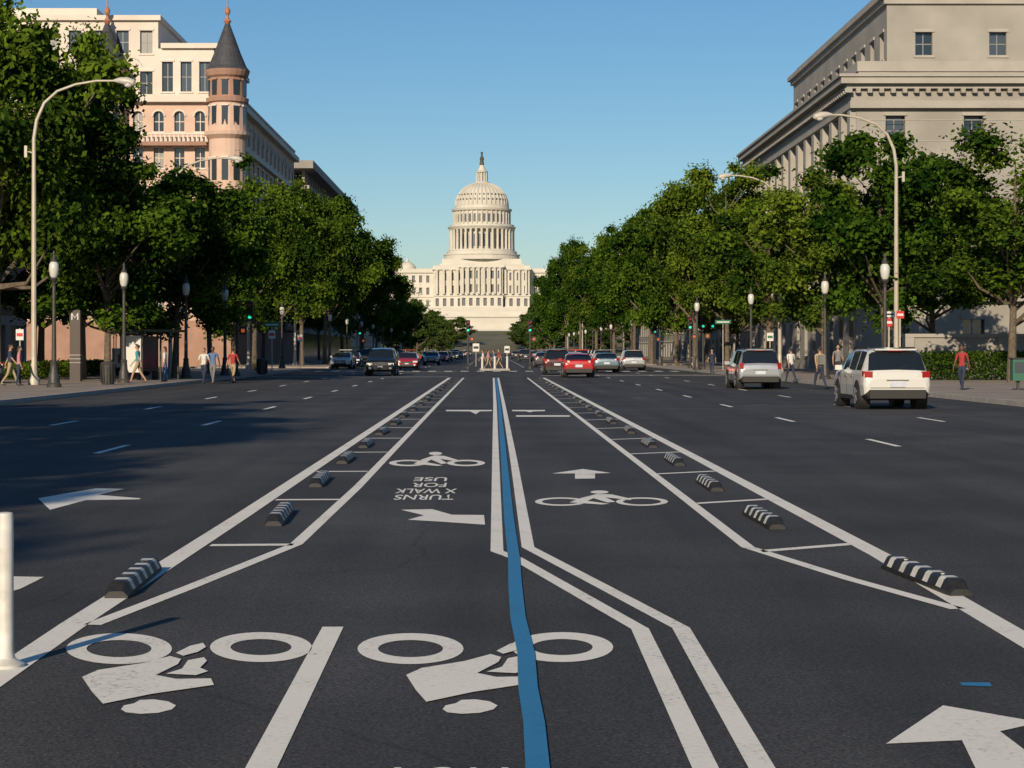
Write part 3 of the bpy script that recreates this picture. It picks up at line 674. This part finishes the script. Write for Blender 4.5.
# ------------------------------------------------------------------ lamps
def cobra(side, arm=4.2):
    m_ = MB(); s = side
    m_.lathe([(.26, 0), (.26, .25), (.16, .4), (.14, 1.1), (.12, 1.2)], (0, 0, 0), M_POLE, 12)
    pts = [(0, 0, .4), (0, 0, 4), (0, 0, 8), (0, 0, 10.6), (s * .12, 0, 11.4), (s * .45, 0, 12.15), (s * 1.0, 0, 12.65), (s * 1.8, 0, 12.95), (s * 2.7, 0, 13.1), (s * (arm - .5), 0, 13.1)]
    m_.tube(pts, [.13, .115, .1, .085, .08, .07, .062, .055, .05, .045], M_POLE, 10)
    m_.tube([(s * (arm - .75), 0, 13.11), (s * (arm - .5), 0, 13.12), (s * (arm - .2), 0, 13.08), (s * (arm + .1), 0, 13.0), (s * (arm + .2), 0, 12.95)], [.06, .14, .19, .16, .05], M_LAMPH, 12)
    m_.ell((s * (arm - .12), 0, 12.93), (.2, .15, .13), M_GLOBE, 12, 6)
    m_.tube([(0, 0, 10.0), (s * -.28, 0, 10.05)], [.03, .03], M_POLE, 6); m_.box((s * -.34, 0, 10.05), (.12, .16, .5), M_POLE)
    return m_
cl, cr = cobra(1).mesh('lampL', True), cobra(-1, 3.9).mesh('lampR', True)
for y in (86.2, 121, 160, 198, 240, 290, 345, 412, 470, 560, 650): place('street_lamp', cl, ((-19.7 if y < 100 else -19.4) if y < 300 else -18.5, y, .15))
for y in (98.7, 133, 189, 240, 290, 349, 420, 500, 600): place('street_lamp', cr, (20 if y < 100 else 19.2, y, .15))
def globe():
    m_ = MB()
    m_.lathe([(.30, 0), (.30, .12), (.24, .18), (.22, .5), (.17, .6), (.14, .95), (.16, 1.0), (.10, 1.08), (.085, 2.5), (.07, 4.1), (.10, 4.14), (.06, 4.2), (.13, 4.32), (.16, 4.36), (.12, 4.42)], (0, 0, 0), M_IRON, 12)
    m_.lathe([(.12, 4.42), (.17, 4.52), (.205, 4.75), (.19, 4.95), (.12, 5.06)], (0, 0, 0), M_GLOBE, 16)
    m_.lathe([(.14, 5.05), (.15, 5.1), (.08, 5.2), (.05, 5.32), (.07, 5.36), (.02, 5.5)], (0, 0, 0), M_IRON, 12)
    return m_
gl_ = globe().mesh('globe_lamp', True)
for u, v in ((54, 391), (124, 386), (186, 381), (225, 378), (282, 370), (330, 366.5), (885, 390), (825, 382), (751, 376), (697, 372), (660, 367), (632, 364)):
    X, Y = g(u, v); place('globe_street_lamp', gl_, (X, Y, .15))
for i in range(8):
    place('globe_street_lamp', gl_, (-16.2, 225 + i * 25, .15)); place('globe_street_lamp', gl_, (16.8, 255 + i * 25, .15))

# ------------------------------------------------------------------ signs, signals
def signal(arm=0):
    m_ = MB(); m_.lathe([(.2, 0), (.2, .2), (.08, .3), (.07, 3.4)], (0, 0, 0), M_IRON, 10)
    def head(x, z):
        m_.box((x, 0, z), (.36, .26, 1.1), M_TRIM)
        for k, mm in ((.34, M_REDL), (0, M_TRIM), (-.34, M_GREENL)):
            m_.tube([(x, -.13, z + k), (x, -.145, z + k)], [.11, .11], mm, 12)
            m_.tube([(x, -.13, z + k + .03), (x, -.32, z + k + .05)], [.145, .145], M_TRIM, 10, caps=False)
    head(0, 3.7); head(-.0 + arm, 3.7) if arm else None
    m_.box((.35, 0, 2.6), (.4, .2, .42), M_TRIM); m_.box((.35, -.11, 2.6), (.2, .02, .2), M_HANDL); m_.box((.15, 0, 2.6), (.2, .06, .06), M_IRON)
    if arm: m_.box((arm / 2, 0, 4.28), (arm, .06, .06), M_IRON)
    return m_.mesh('signal', True)
sg, sg2 = signal(), signal(.75)
for u, v, q in ((237, 379, sg2), (690, 370, sg), (703, 371, sg2), (360, 366, sg), (655, 366, sg), (468, 369, sg), (530, 369, sg)):
    X, Y = g(u, v); place('traffic_signal', q, (X, Y, .15 if abs(X) > 14 else 0))
def pole_sign(name, u, v, parts, h):
    m_ = MB(); m_.lathe([(.035, 0), (.035, h)], (0, 0, 0), M_POLE, 8)
    for z, wd, ht, mm, inner in parts:
        m_.box((0, -.05, z), (wd, .02, ht), mm)
        if inner: m_.box((0, -.066, z), (wd * .78, .01, ht * .3), inner)
    X, Y = g(u, v); m_.obj(name, (X, Y, .15 if abs(X) > 14 else 0))
pole_sign('street_name_sign', 272, 377, [(3.2, 1.0, .28, M_SIGNG, M_SIGNW), (2.6, .4, .5, M_SIGNW, M_RED)], 3.4)
pole_sign('traffic_sign', 889, 388, [(3.05, .5, .24, M_SIGNW, M_TRIM), (2.7, .36, .36, M_RED, M_SIGNW)], 3.2)
pole_sign('traffic_sign', 900, 391.5, [(2.9, .3, .3, M_RED, M_SIGNW)], 3.1)
pole_sign('parking_sign', 20, 386, [(2.2, .35, .5, M_SIGNW, M_RED)], 2.5)
pole_sign('parking_sign', 300, 372, [(2.4, .35, .5, M_SIGNW, M_RED)], 2.7)
pole_sign('parking_sign', 770, 377, [(2.3, .4, .5, M_SIGNW, M_SIGNG)], 2.6)
pole_sign('lane_sign', 476, 366.5, [(1.9, .65, .8, M_SIGNW, M_TRIM)], 2.4)
pole_sign('lane_sign', 507, 367, [(1.7, .5, .65, M_SIGNW, M_TRIM)], 2.1)
pole_sign('street_name_sign', 723, 372, [(3.6, 1.2, .3, M_SIGNG, M_SIGNW)], 3.8)
m_ = MB(); m_.box((0, 0, 1.7), (.5, .5, 3.4), M_SIGBR)
for k in range(3): m_.box((0, 0, .9 + k * .18), (.52, .52, .04), M_KERB)
for sx in (-.14, .14): m_.box((sx, -.258, 3.1), (.05, .02, .32), M_SIGNW)
m_.tube([(-.14, -.26, 3.24), (0, -.26, 3.03), (.14, -.26, 3.24)], [.026] * 3, M_SIGNW, 6)
X, Y = g(76, 384.5); m_.obj('metro_pylon', (X, Y, .15))
m_ = MB()
for sx in (-1.8, 0, 1.8):
    for sy in (-.6, .6): m_.box((sx, sy, 1.2), (.07, .07, 2.4), M_IRON)
m_.box((0, 0, 2.46), (4.2, 1.7, .12), M_IRON); m_.box((0, .6, 1.3), (3.5, .02, 1.8), M_G2); m_.box((-1.85, 0, 1.3), (.03, 1.1, 1.8), M_SIGNW)
m_.box((0, .3, .5), (2.6, .35, .06), M_BARK); m_.box((-1, .3, .24), (.06, .3, .46), M_IRON); m_.box((1, .3, .24), (.06, .3, .46), M_IRON)
X, Y = g(150, 383); m_.obj('bus_shelter', (X, Y, .15), rad(70))
for u, v in ((108, 388), (262, 377), (842, 386)):
    m_ = MB(); m_.lathe([(.24, 0), (.28, .05), (.33, .85), (.35, .9), (.27, .98), (.12, 1.0)], (0, 0, 0), M_IRON, 16)
    for k in range(16):
        a = k * math.pi / 8; m_.box((.33 * math.cos(a), .33 * math.sin(a), .48), (.02, .05, .75), M_TRIM, a)
    X, Y = g(u, v); m_.obj('litter_bin', (X, Y, .15))
X, Y = g(1018, 394); m_ = MB(); m_.box((0, 0, .75), (.5, .45, .8), mat('box_green', (.03, .12, .08), .5)); m_.box((0, 0, .18), (.1, .1, .36), M_IRON); m_.box((0, -.23, .85), (.36, .02, .4), M_G2); m_.box((0, 0, 1.18), (.54, .5, .06), M_TRIM); m_.obj('newspaper_box', (X, Y, .15))
m_ = MB(); m_.box((0, 0, 1.05), (2.2, 1.2, 1.1), M_SIGNW); m_.box((0, -.61, 1.0), (1.8, .02, .5), M_RED); m_.box((0, 0, 2.5), (2.5, 1.6, .12), M_SIGNW)
for sx in (-1, 1):
    for sy in (-.55, .55): m_.box((sx, sy, 2.02), (.05, .05, .85), M_IRON)
    m_.tube([(sx * .7, -.5, .3), (sx * .7, .5, .3)], [.3, .3], M_TYRE, 16)
m_.obj('food_cart', (-20.8, 116, .15), .3)

# ------------------------------------------------------------------ vehicles
def paintm(name, c, metal=.2): return mat(name, c, .3, coat=.8, metal=metal)
SUV = [(-2.35, .80, .42, .84, 0), (-2.31, .88, .34, 1.00, 0), (-2.25, .925, .30, 1.08, 0), (-1.98, .94, .26, 1.60, 1), (-1.80, .94, .25, 1.665, 1), (-1.12, .945, .25, 1.70, 1), (-1.02, .945, .25, 1.70, 1), (-.08, .945, .25, 1.69, 1), (.02, .945, .25, 1.69, 1),
       (.72, .945, .25, 1.62, 1), (1.42, .94, .25, 1.14, 0), (1.85, .93, .26, 1.07, 0), (2.18, .90, .28, .96, 0), (2.32, .82, .34, .80, 0), (2.36, .70, .42, .66, 0)]
SEDAN = [(-2.30, .78, .42, .80, 0), (-2.26, .86, .34, .97, 0), (-2.15, .90, .27, 1.04, 0), (-1.62, .91, .22, 1.07, 0), (-1.02, .915, .2, 1.37, 1), (-.85, .915, .2, 1.42, 1), (-.35, .915, .2, 1.445, 1), (-.25, .915, .2, 1.445, 1), (.35, .915, .2, 1.43, 1),
         (.42, .915, .2, 1.42, 1), (1.15, .91, .2, 1.01, 0), (1.7, .9, .22, .93, 0), (2.1, .86, .25, .80, 0), (2.26, .78, .32, .66, 0), (2.3, .66, .38, .56, 0)]
def carmesh(name, st, paint_, belt, W=1.0, kind='suv', Hs=1.0, Ls=1.0):
    P_ = MB(); n = 9; rings = []
    rw = .72 if kind != 'sedan' else .66
    for y, w_, zb, top, cab in st:
        w_ *= W
        if cab: pts = [(0, zb), (w_ * .85, zb), (w_ * .97, zb + .12), (w_, belt * .62), (w_ * .985, belt - .1), (w_ * .95, belt), (w_ * rw / .94 * 1.0, top - .08), (w_ * rw / .94 * .88, top - .015), (0, top + .02)]
        else: pts = [(0, zb), (w_ * .85, zb), (w_ * .97, zb + .12), (w_, min(belt * .62, top * .72)), (w_ * .985, top - .13), (w_ * .95, top - .055), (w_ * .86, top - .015), (w_ * .6, top + .005), (0, top + .02)]
        rings.append([(x_, y * Ls, z_ * Hs) for x_, z_ in pts])
    for i in range(len(st) - 1):
        a, b = rings[i], rings[i + 1]; c0, c1 = st[i][4], st[i + 1][4]
        thin = (st[i + 1][0] - st[i][0]) < .2
        for j in range(n - 1):
            m_ = paint_
            if j <= 1: m_ = M_TRIM
            if j == 5 and c0 and c1 and not thin: m_ = M_CGLASS
            if j == 5 and c0 != c1: m_ = M_CGLASS if kind == 'sedan' or c0 else paint_
            if j in (6, 7) and c0 != c1: m_ = M_CGLASS
            for sx in (1, -1):
                q = [(sx * p_[0], p_[1], p_[2]) for p_ in (a[j], b[j], b[j + 1], a[j + 1])]
                P_.add(q if sx < 0 else q[::-1], [(0, 1, 2, 3)], m_)
    for r, fl in ((rings[0], 1), (rings[-1], -1)):
        lst = [(p_[0], p_[1], p_[2]) for p_ in r] + [(-p_[0], p_[1], p_[2]) for p_ in r[-2:0:-1]]
        P_.add(lst if fl > 0 else lst[::-1], [tuple(range(len(lst)))], paint_)
    wr = .37 if kind != 'sedan' else .32
    ax = (1.42 if kind != 'sedan' else 1.38) * Ls; hw = st[6][1] * W
    for sy in (-ax, ax * .98):
        for sx in (-1, 1):
            def cyl(x0, x1, r0, m_, nn=20): P_.tube([(sx * x0, sy, wr), (sx * x1, sy, wr)], [r0, r0], m_, nn)
            cyl(hw - .3, hw + .004, wr + .07, M_TRIM)
            P_.tube([(sx * (hw - .25), sy, wr), (sx * (hw - .02), sy, wr), (sx * (hw + .02), sy, wr)], [wr, wr, wr * .93], M_TYRE, 22)
            cyl(hw, hw + .026, wr * .66, M_TRIM)
            for k in range(5):
                a = k * 2 * math.pi / 5
                P_.tube([(sx * (hw + .03), sy, wr), (sx * (hw + .03), sy + wr * .62 * math.cos(a), wr + wr * .62 * math.sin(a))], [.05, .035], M_RIM, 5)
            P_.tube([(sx * (hw + .02), sy, wr), (sx * (hw + .035), sy, wr)], [.07, .06], M_RIM, 10)
    rY, fY = st[0][0] * Ls, st[-1][0] * Ls
    P_.box((0, rY + .03, .43 * Hs), (1.55 * W, .14, .24), M_TRIM)
    P_.box((0, rY - .012, (.70 if kind != 'sedan' else .74) * Hs), (.42, .03, .15), M_PLATE)
    P_.box((0, rY - .004, (.81 if kind != 'sedan' else .84) * Hs), (.62, .02, .035), M_CHROME)
    for sx in (-1, 1):
        if kind == 'sedan':
            P_.box((sx * .66 * W, rY + .045, .86), (.34 * W, .1, .14), M_TAIL, sx * .12); P_.box((sx * .83 * W, rY + .13, .87), (.08, .2, .13), M_TAIL, sx * .3)
        elif kind == 'suv':
            P_.box((sx * .78 * W, rY + .085, .97 * Hs), (.22, .13, .17), M_TAIL, sx * .25); P_.box((sx * .62 * W, rY + .045, .96 * Hs), (.14, .06, .1), M_SIGNW, sx * .1)
            P_.box((sx * .905 * W, rY + .2, .99 * Hs), (.05, .16, .14), M_TAIL)
        else:
            P_.box((sx * .80 * W, rY + .06, .98 * Hs), (.16, .12, .26), M_TAIL, sx * .25)
        P_.box((sx * .62 * W, rY - .002, .5 * Hs), (.2, .05, .05), M_TAIL)
        P_.box((sx * .66 * W, fY - .085, .72 * Hs), (.36, .14, .13), M_HEAD, -sx * .25)
        P_.box((sx * .62 * W, fY - .02, .46 * Hs), (.16, .06, .1), M_HEAD)
        my = (.78 if kind != 'sedan' else .5) * Ls
        P_.box((sx * (hw + .09), my, belt * Hs + .06), (.2, .1, .14), paint_)
        for yd in (-.95, .0, .95):
            P_.box((sx * (hw + .001), yd * Ls, .62 * Hs), (.006, .012, .62 * Hs), M_TRIM)
        P_.box((sx * (hw - .003), 0, .32), (.03, 1.9 * Ls, .12), M_TRIM)
        P_.box((sx * (hw - .002), -.7 * Ls, belt * Hs - .17), (.03, .16, .03), M_CHROME); P_.box((sx * (hw - .002), .2 * Ls, belt * Hs - .17), (.03, .16, .03), M_CHROME)
        if kind != 'sedan': P_.box((sx * rw * W * .9, -.6, 1.71 * Hs), (.04, 1.9, .04), M_TRIM)
    P_.box((0, fY - .01, .66 * Hs), (.95 * W, .06, .16), M_TRIM); P_.box((0, fY + .0, .44 * Hs), (1.1 * W, .08, .16), M_TRIM)
    P_.box((0, fY + .022, .54 * Hs), (.32, .03, .13), M_PLATE); P_.box((0, fY + .02, .67 * Hs), (.8 * W, .02, .02), M_CHROME)
    if kind != 'sedan':
        P_.box((0, rY + .40, 1.655 * Hs), (1.15 * W, .3, .04), paint_)
        P_.box((0, rY + .26, 1.625 * Hs), (.4, .02, .02), M_TAIL)
        P_.tube([(0.05, rY + .12, 1.13 * Hs), (.32, rY + .17, 1.22 * Hs)], [.012, .01], M_TRIM, 5)
    P_.box((0, rY - .003, .60 * Hs), (1.5 * W, .02, .015), M_TRIM)
    return P_.mesh(name, True, 40)
pw = paintm('car_paint_white', (.60, .60, .58), 0); ps = paintm('car_paint_silver', (.42, .44, .46), .5); pr = paintm('car_paint_red', (.42, .01, .012), .1)
pd = paintm('car_paint_black', (.012, .014, .018), .2); pmr = paintm('car_paint_maroon', (.07, .015, .018), .3); pb = paintm('car_paint_bluegrey', (.18, .25, .30), .5); pgy = paintm('car_paint_grey', (.10, .11, .12), .4)
c_suvw = carmesh('suv_w', SUV, pw, 1.08); c_van = carmesh('van', SUV, ps, 1.03, W=.97, kind='van', Hs=1.0, Ls=.95); c_red = carmesh('sedan_r', SEDAN, pr, 1.0)
c_dk = carmesh('suv_d', SUV, pd, 1.08, W=1.02, Hs=1.05); c_mar = carmesh('suv_m', SUV, pmr, 1.06, W=.98); c_blu = carmesh('sedan_b', SEDAN, pb, 1.0); c_sil = carmesh('suv_s', SUV, ps, 1.06, W=.97, Hs=.98)
c_ws = carmesh('sedan_w', SEDAN, pw, 1.0); c_gr = carmesh('sedan_g', SEDAN, pgy, 1.0); c_bk = carmesh('sedan_k', SEDAN, pd, 1.0)
def car(me, x, y, away=True, nm='car', rz=0): place(nm, me, (x, y, .006), (0 if away else math.pi) + rad(rz))
car(c_suvw, 11.15, 57.4, True, 'suv', 1.0)
car(c_van, 11.2, 85.6, True, 'suv', 1)
car(c_red, 5.2, 120.5, True, 'sedan'); car(c_mar, 4.35, 133.5, True, 'suv'); car(c_blu, 8.3, 145.5, True, 'sedan'); car(c_sil, 11.2, 159, True, 'suv'); car(c_ws, 8.2, 196, True, 'sedan'); car(c_gr, 5, 190, True, 'sedan')
car(c_dk, -7.05, 129.5, False, 'suv'); car(c_red, -6.7, 161, False, 'sedan'); car(c_ws, -13.0, 176, False, 'sedan', -3); car(c_bk, -13.2, 190, False, 'sedan'); car(c_dk, -12.6, 200, False, 'suv'); car(c_gr, -10.8, 206, False, 'sedan')
pool = [c_gr, c_bk, c_dk, c_sil, c_blu, c_ws, c_bk, c_red, c_mar]
for i in range(20):
    yy = 225 + i * 19
    for lanes, aw in (((-12.8, -9.8, -6.5), False), ((4.8, 8.4, 11.8), True)):
        if random.random() < .85:
            k = random.choice(pool); car(k, random.choice(lanes) + random.uniform(-.3, .3), yy + random.uniform(-4, 4), aw, 'car')
for yy in (260, 268, 276, 285, 300): car(random.choice(pool), -13.6, yy, False, 'car'); car(random.choice(pool), 14.4, yy + 5, True, 'car')
car(c_gr, -24.4, 90, True, 'car', 90)

# ------------------------------------------------------------------ people
def mcol(n, c): return mat('cloth_' + n, c, .9, tuple(min(1, x * 1.3) for x in c), 14)
SK = mat('skin', (.42, .24, .16), .6); SKD = mat('skin_dark', (.13, .07, .045), .6); HR = mat('hair_dark', (.03, .02, .015), .7); SHOE = mat('shoe', (.05, .045, .04), .7); EYE = mat('eye', (.02, .02, .02), .3); LIP = mat('lips', (.35, .12, .1), .6)
def person(loc, rz, shirt, pants, skin=SK, hair=HR, h=1.74, pose='stand', shorts=False, bag=None, fem=False):
    st = {'stand': .05, 'walk': .30}[pose]
    sw = .18 if fem else .2
    V = [(0, 0, .93), (0, 0, 1.08), (0, .01, 1.25), (0, .01, 1.40), (0, .01, 1.50), (0, .02, 1.58)]
    Rr = [(.155, .115), (.135 if not fem else .115, .10), (.155 if not fem else .135, .115), (.14, .095), (.058, .058), (.05, .05)]
    E = [(0, 1), (1, 2), (2, 3), (3, 4), (4, 5)]
    hands = []
    for sx, ph in ((-1, 1), (1, -1)):
        o = len(V)
        f = ph * st
        V += [(sx * .10, 0, .86), (sx * .105, f * .45 + (.05 if pose == 'walk' else 0), .49), (sx * .11, f * (1.0) - (.06 if f < 0 else 0), .10), (sx * .12, f * 1.0 + .02, .055), (sx * .13, f * 1.0 + .15, .04)]
        Rr += [(.095, .095), (.062, .065), (.042, .045), (.045, .04), (.04, .03)]
        E += [(0, o), (o, o + 1), (o + 1, o + 2), (o + 2, o + 3), (o + 3, o + 4)]
        o = len(V); a = -ph * st
        V += [(sx * sw, .01, 1.42), (sx * (sw + .045), .0 + a * .35, 1.14), (sx * (sw + .05), a * .9 + .06, .90), (sx * (sw + .045), a * 1.0 + .09, .82)]
        Rr += [(.058, .058), (.042, .042), (.028, .028), (.033, .02)]
        E += [(3, o), (o, o + 1), (o + 1, o + 2), (o + 2, o + 3)]
        hands.append((sx, V[-1]))
    me = bpy.data.meshes.new('b'); me.from_pydata(V, E, []); ob = bpy.data.objects.new('b', me); scene.collection.objects.link(ob)
    ob.modifiers.new('s', 'SKIN')
    sd = me.skin_vertices[0].data
    for i, r in enumerate(Rr): sd[i].radius = r
    sd[0].use_root = True
    su = ob.modifiers.new('u', 'SUBSURF'); su.levels = 1; su.render_levels = 1
    bpy.context.view_layer.update()
    ev = bpy.data.meshes.new_from_object(ob.evaluated_get(bpy.context.evaluated_depsgraph_get()))
    bpy.data.objects.remove(ob)
    mbp = MB()
    mbp.v = [tuple(v.co) for v in ev.vertices]
    for p_ in ev.polygons:
        c = p_.center; mm = shirt
        arm = abs(c.x) > sw + .012 and c.z < 1.36
        if c.z < .075: mm = SHOE
        elif arm: mm = skin if c.z < 1.2 else shirt
        elif c.z < .46 and shorts: mm = skin
        elif c.z < .97: mm = pants
        elif c.z > 1.47: mm = skin
        mbp.f.append(list(p_.vertices)); mbp.m.append(mbp.mi(mm))
    mbp.ell((0, .03, 1.645), (.075, .095, .115), skin, 14, 10)
    mbp.ell((0, .005, 1.675), (.083, .098, .10), hair, 14, 10)
    if fem: mbp.ell((0, -.05, 1.58), (.075, .05, .13), hair, 12, 8)
    mbp.ell((0, .128, 1.63), (.013, .02, .022), skin, 8, 6)
    for sx in (-1, 1):
        mbp.ell((sx * .03, .117, 1.652), (.011, .008, .008), EYE, 8, 6); mbp.ell((sx * .078, .025, 1.64), (.012, .022, .032), skin, 8, 6)
    mbp.ell((0, .118, 1.59), (.024, .008, .007), LIP, 8, 6)
    for sx, hp in hands:
        for k, ln in enumerate((.07, .08, .075, .06)):
            yk = hp[1] - .03 + k * .02
            mbp.tube([(hp[0], yk, hp[2] - .02), (hp[0] - sx * .004, yk, hp[2] - .02 - ln * .6), (hp[0] - sx * .02, yk, hp[2] - .02 - ln)], [.009, .008, .006], skin, 6)
        mbp.tube([(hp[0], hp[1] + .03, hp[2] + .01), (hp[0] - sx * .01, hp[1] + .055, hp[2] - .02), (hp[0] - sx * .015, hp[1] + .06, hp[2] - .045)], [.011, .009, .007], skin, 6)
    if bag: mbp.box((0, -.17, 1.22), (.28, .14, .4), bag)
    o = mbp.obj('person', loc, rz, True, angle=60); k = h / 1.76; o.scale = (k, k, k)
cW, cR, cB, cN, cG, cK, cT, cP = mcol('white', (.5, .5, .48)), mcol('red', (.28, .03, .03)), mcol('blue', (.08, .14, .28)), mcol('navy', (.02, .03, .06)), mcol('grey', (.15, .15, .15)), mcol('khaki', (.3, .24, .15)), mcol('teal', (.05, .2, .22)), mcol('pink', (.4, .18, .2))
def pp(u, v, *a, **k):
    X, Y = g(u, v); person((X, Y, .15 if (X < -14.7 or X > 15.5) else .004), *a, **k)
pp(820, 389, .3, cK, cN, h=1.78, pose='walk', bag=cG)
pp(962, 394, 2.6, cR, cN, SKD, pose='walk', fem=True, h=1.68)
pp(791, 383, .4, cW, cN, pose='walk')
pp(838, 384, 3.0, cG, cN, h=1.75, pose='walk')
pp(10, 389, -1.4, cN, cK, pose='walk'); pp(19, 389.5, -1.4, cP, cN, fem=True, h=1.65)
pp(204, 384, 2.8, cW, cN, pose='walk'); pp(213, 384, 2.9, cB, cG, SKD, pose='walk', h=1.8); pp(233, 383, -.4, cR, cK, pose='walk', shorts=True)
pp(138, 386, 1.5, cT, cK, shorts=True, pose='walk'); pp(165, 385, 1.6, cW, cB, fem=True, pose='stand', h=1.66)
for u, v, a, s_, p_, sh in ((483, 369.5, 1.5, cW, cN, False), (488, 369, -1.5, cP, cK, True), (494, 370, 1.4, cB, cN, False), (499, 369, 1.6, cR, cK, True), (712, 374, 2.9, cN, cN, False)):
    pp(u, v, a, s_, p_, pose='walk', shorts=sh, h=random.uniform(1.62, 1.82))
mb = MB(); mb.bx(-.9, 1.5, 160, 163.5, -.05, .15, M_KERB)
for x in (-.7, .3, 1.3): mb.lathe([(.09, .15), (.09, 1.1), (.05, 1.15)], (x, 160.4, 0), M_WPL, 12)
mb.obj('traffic_island')
print('done')
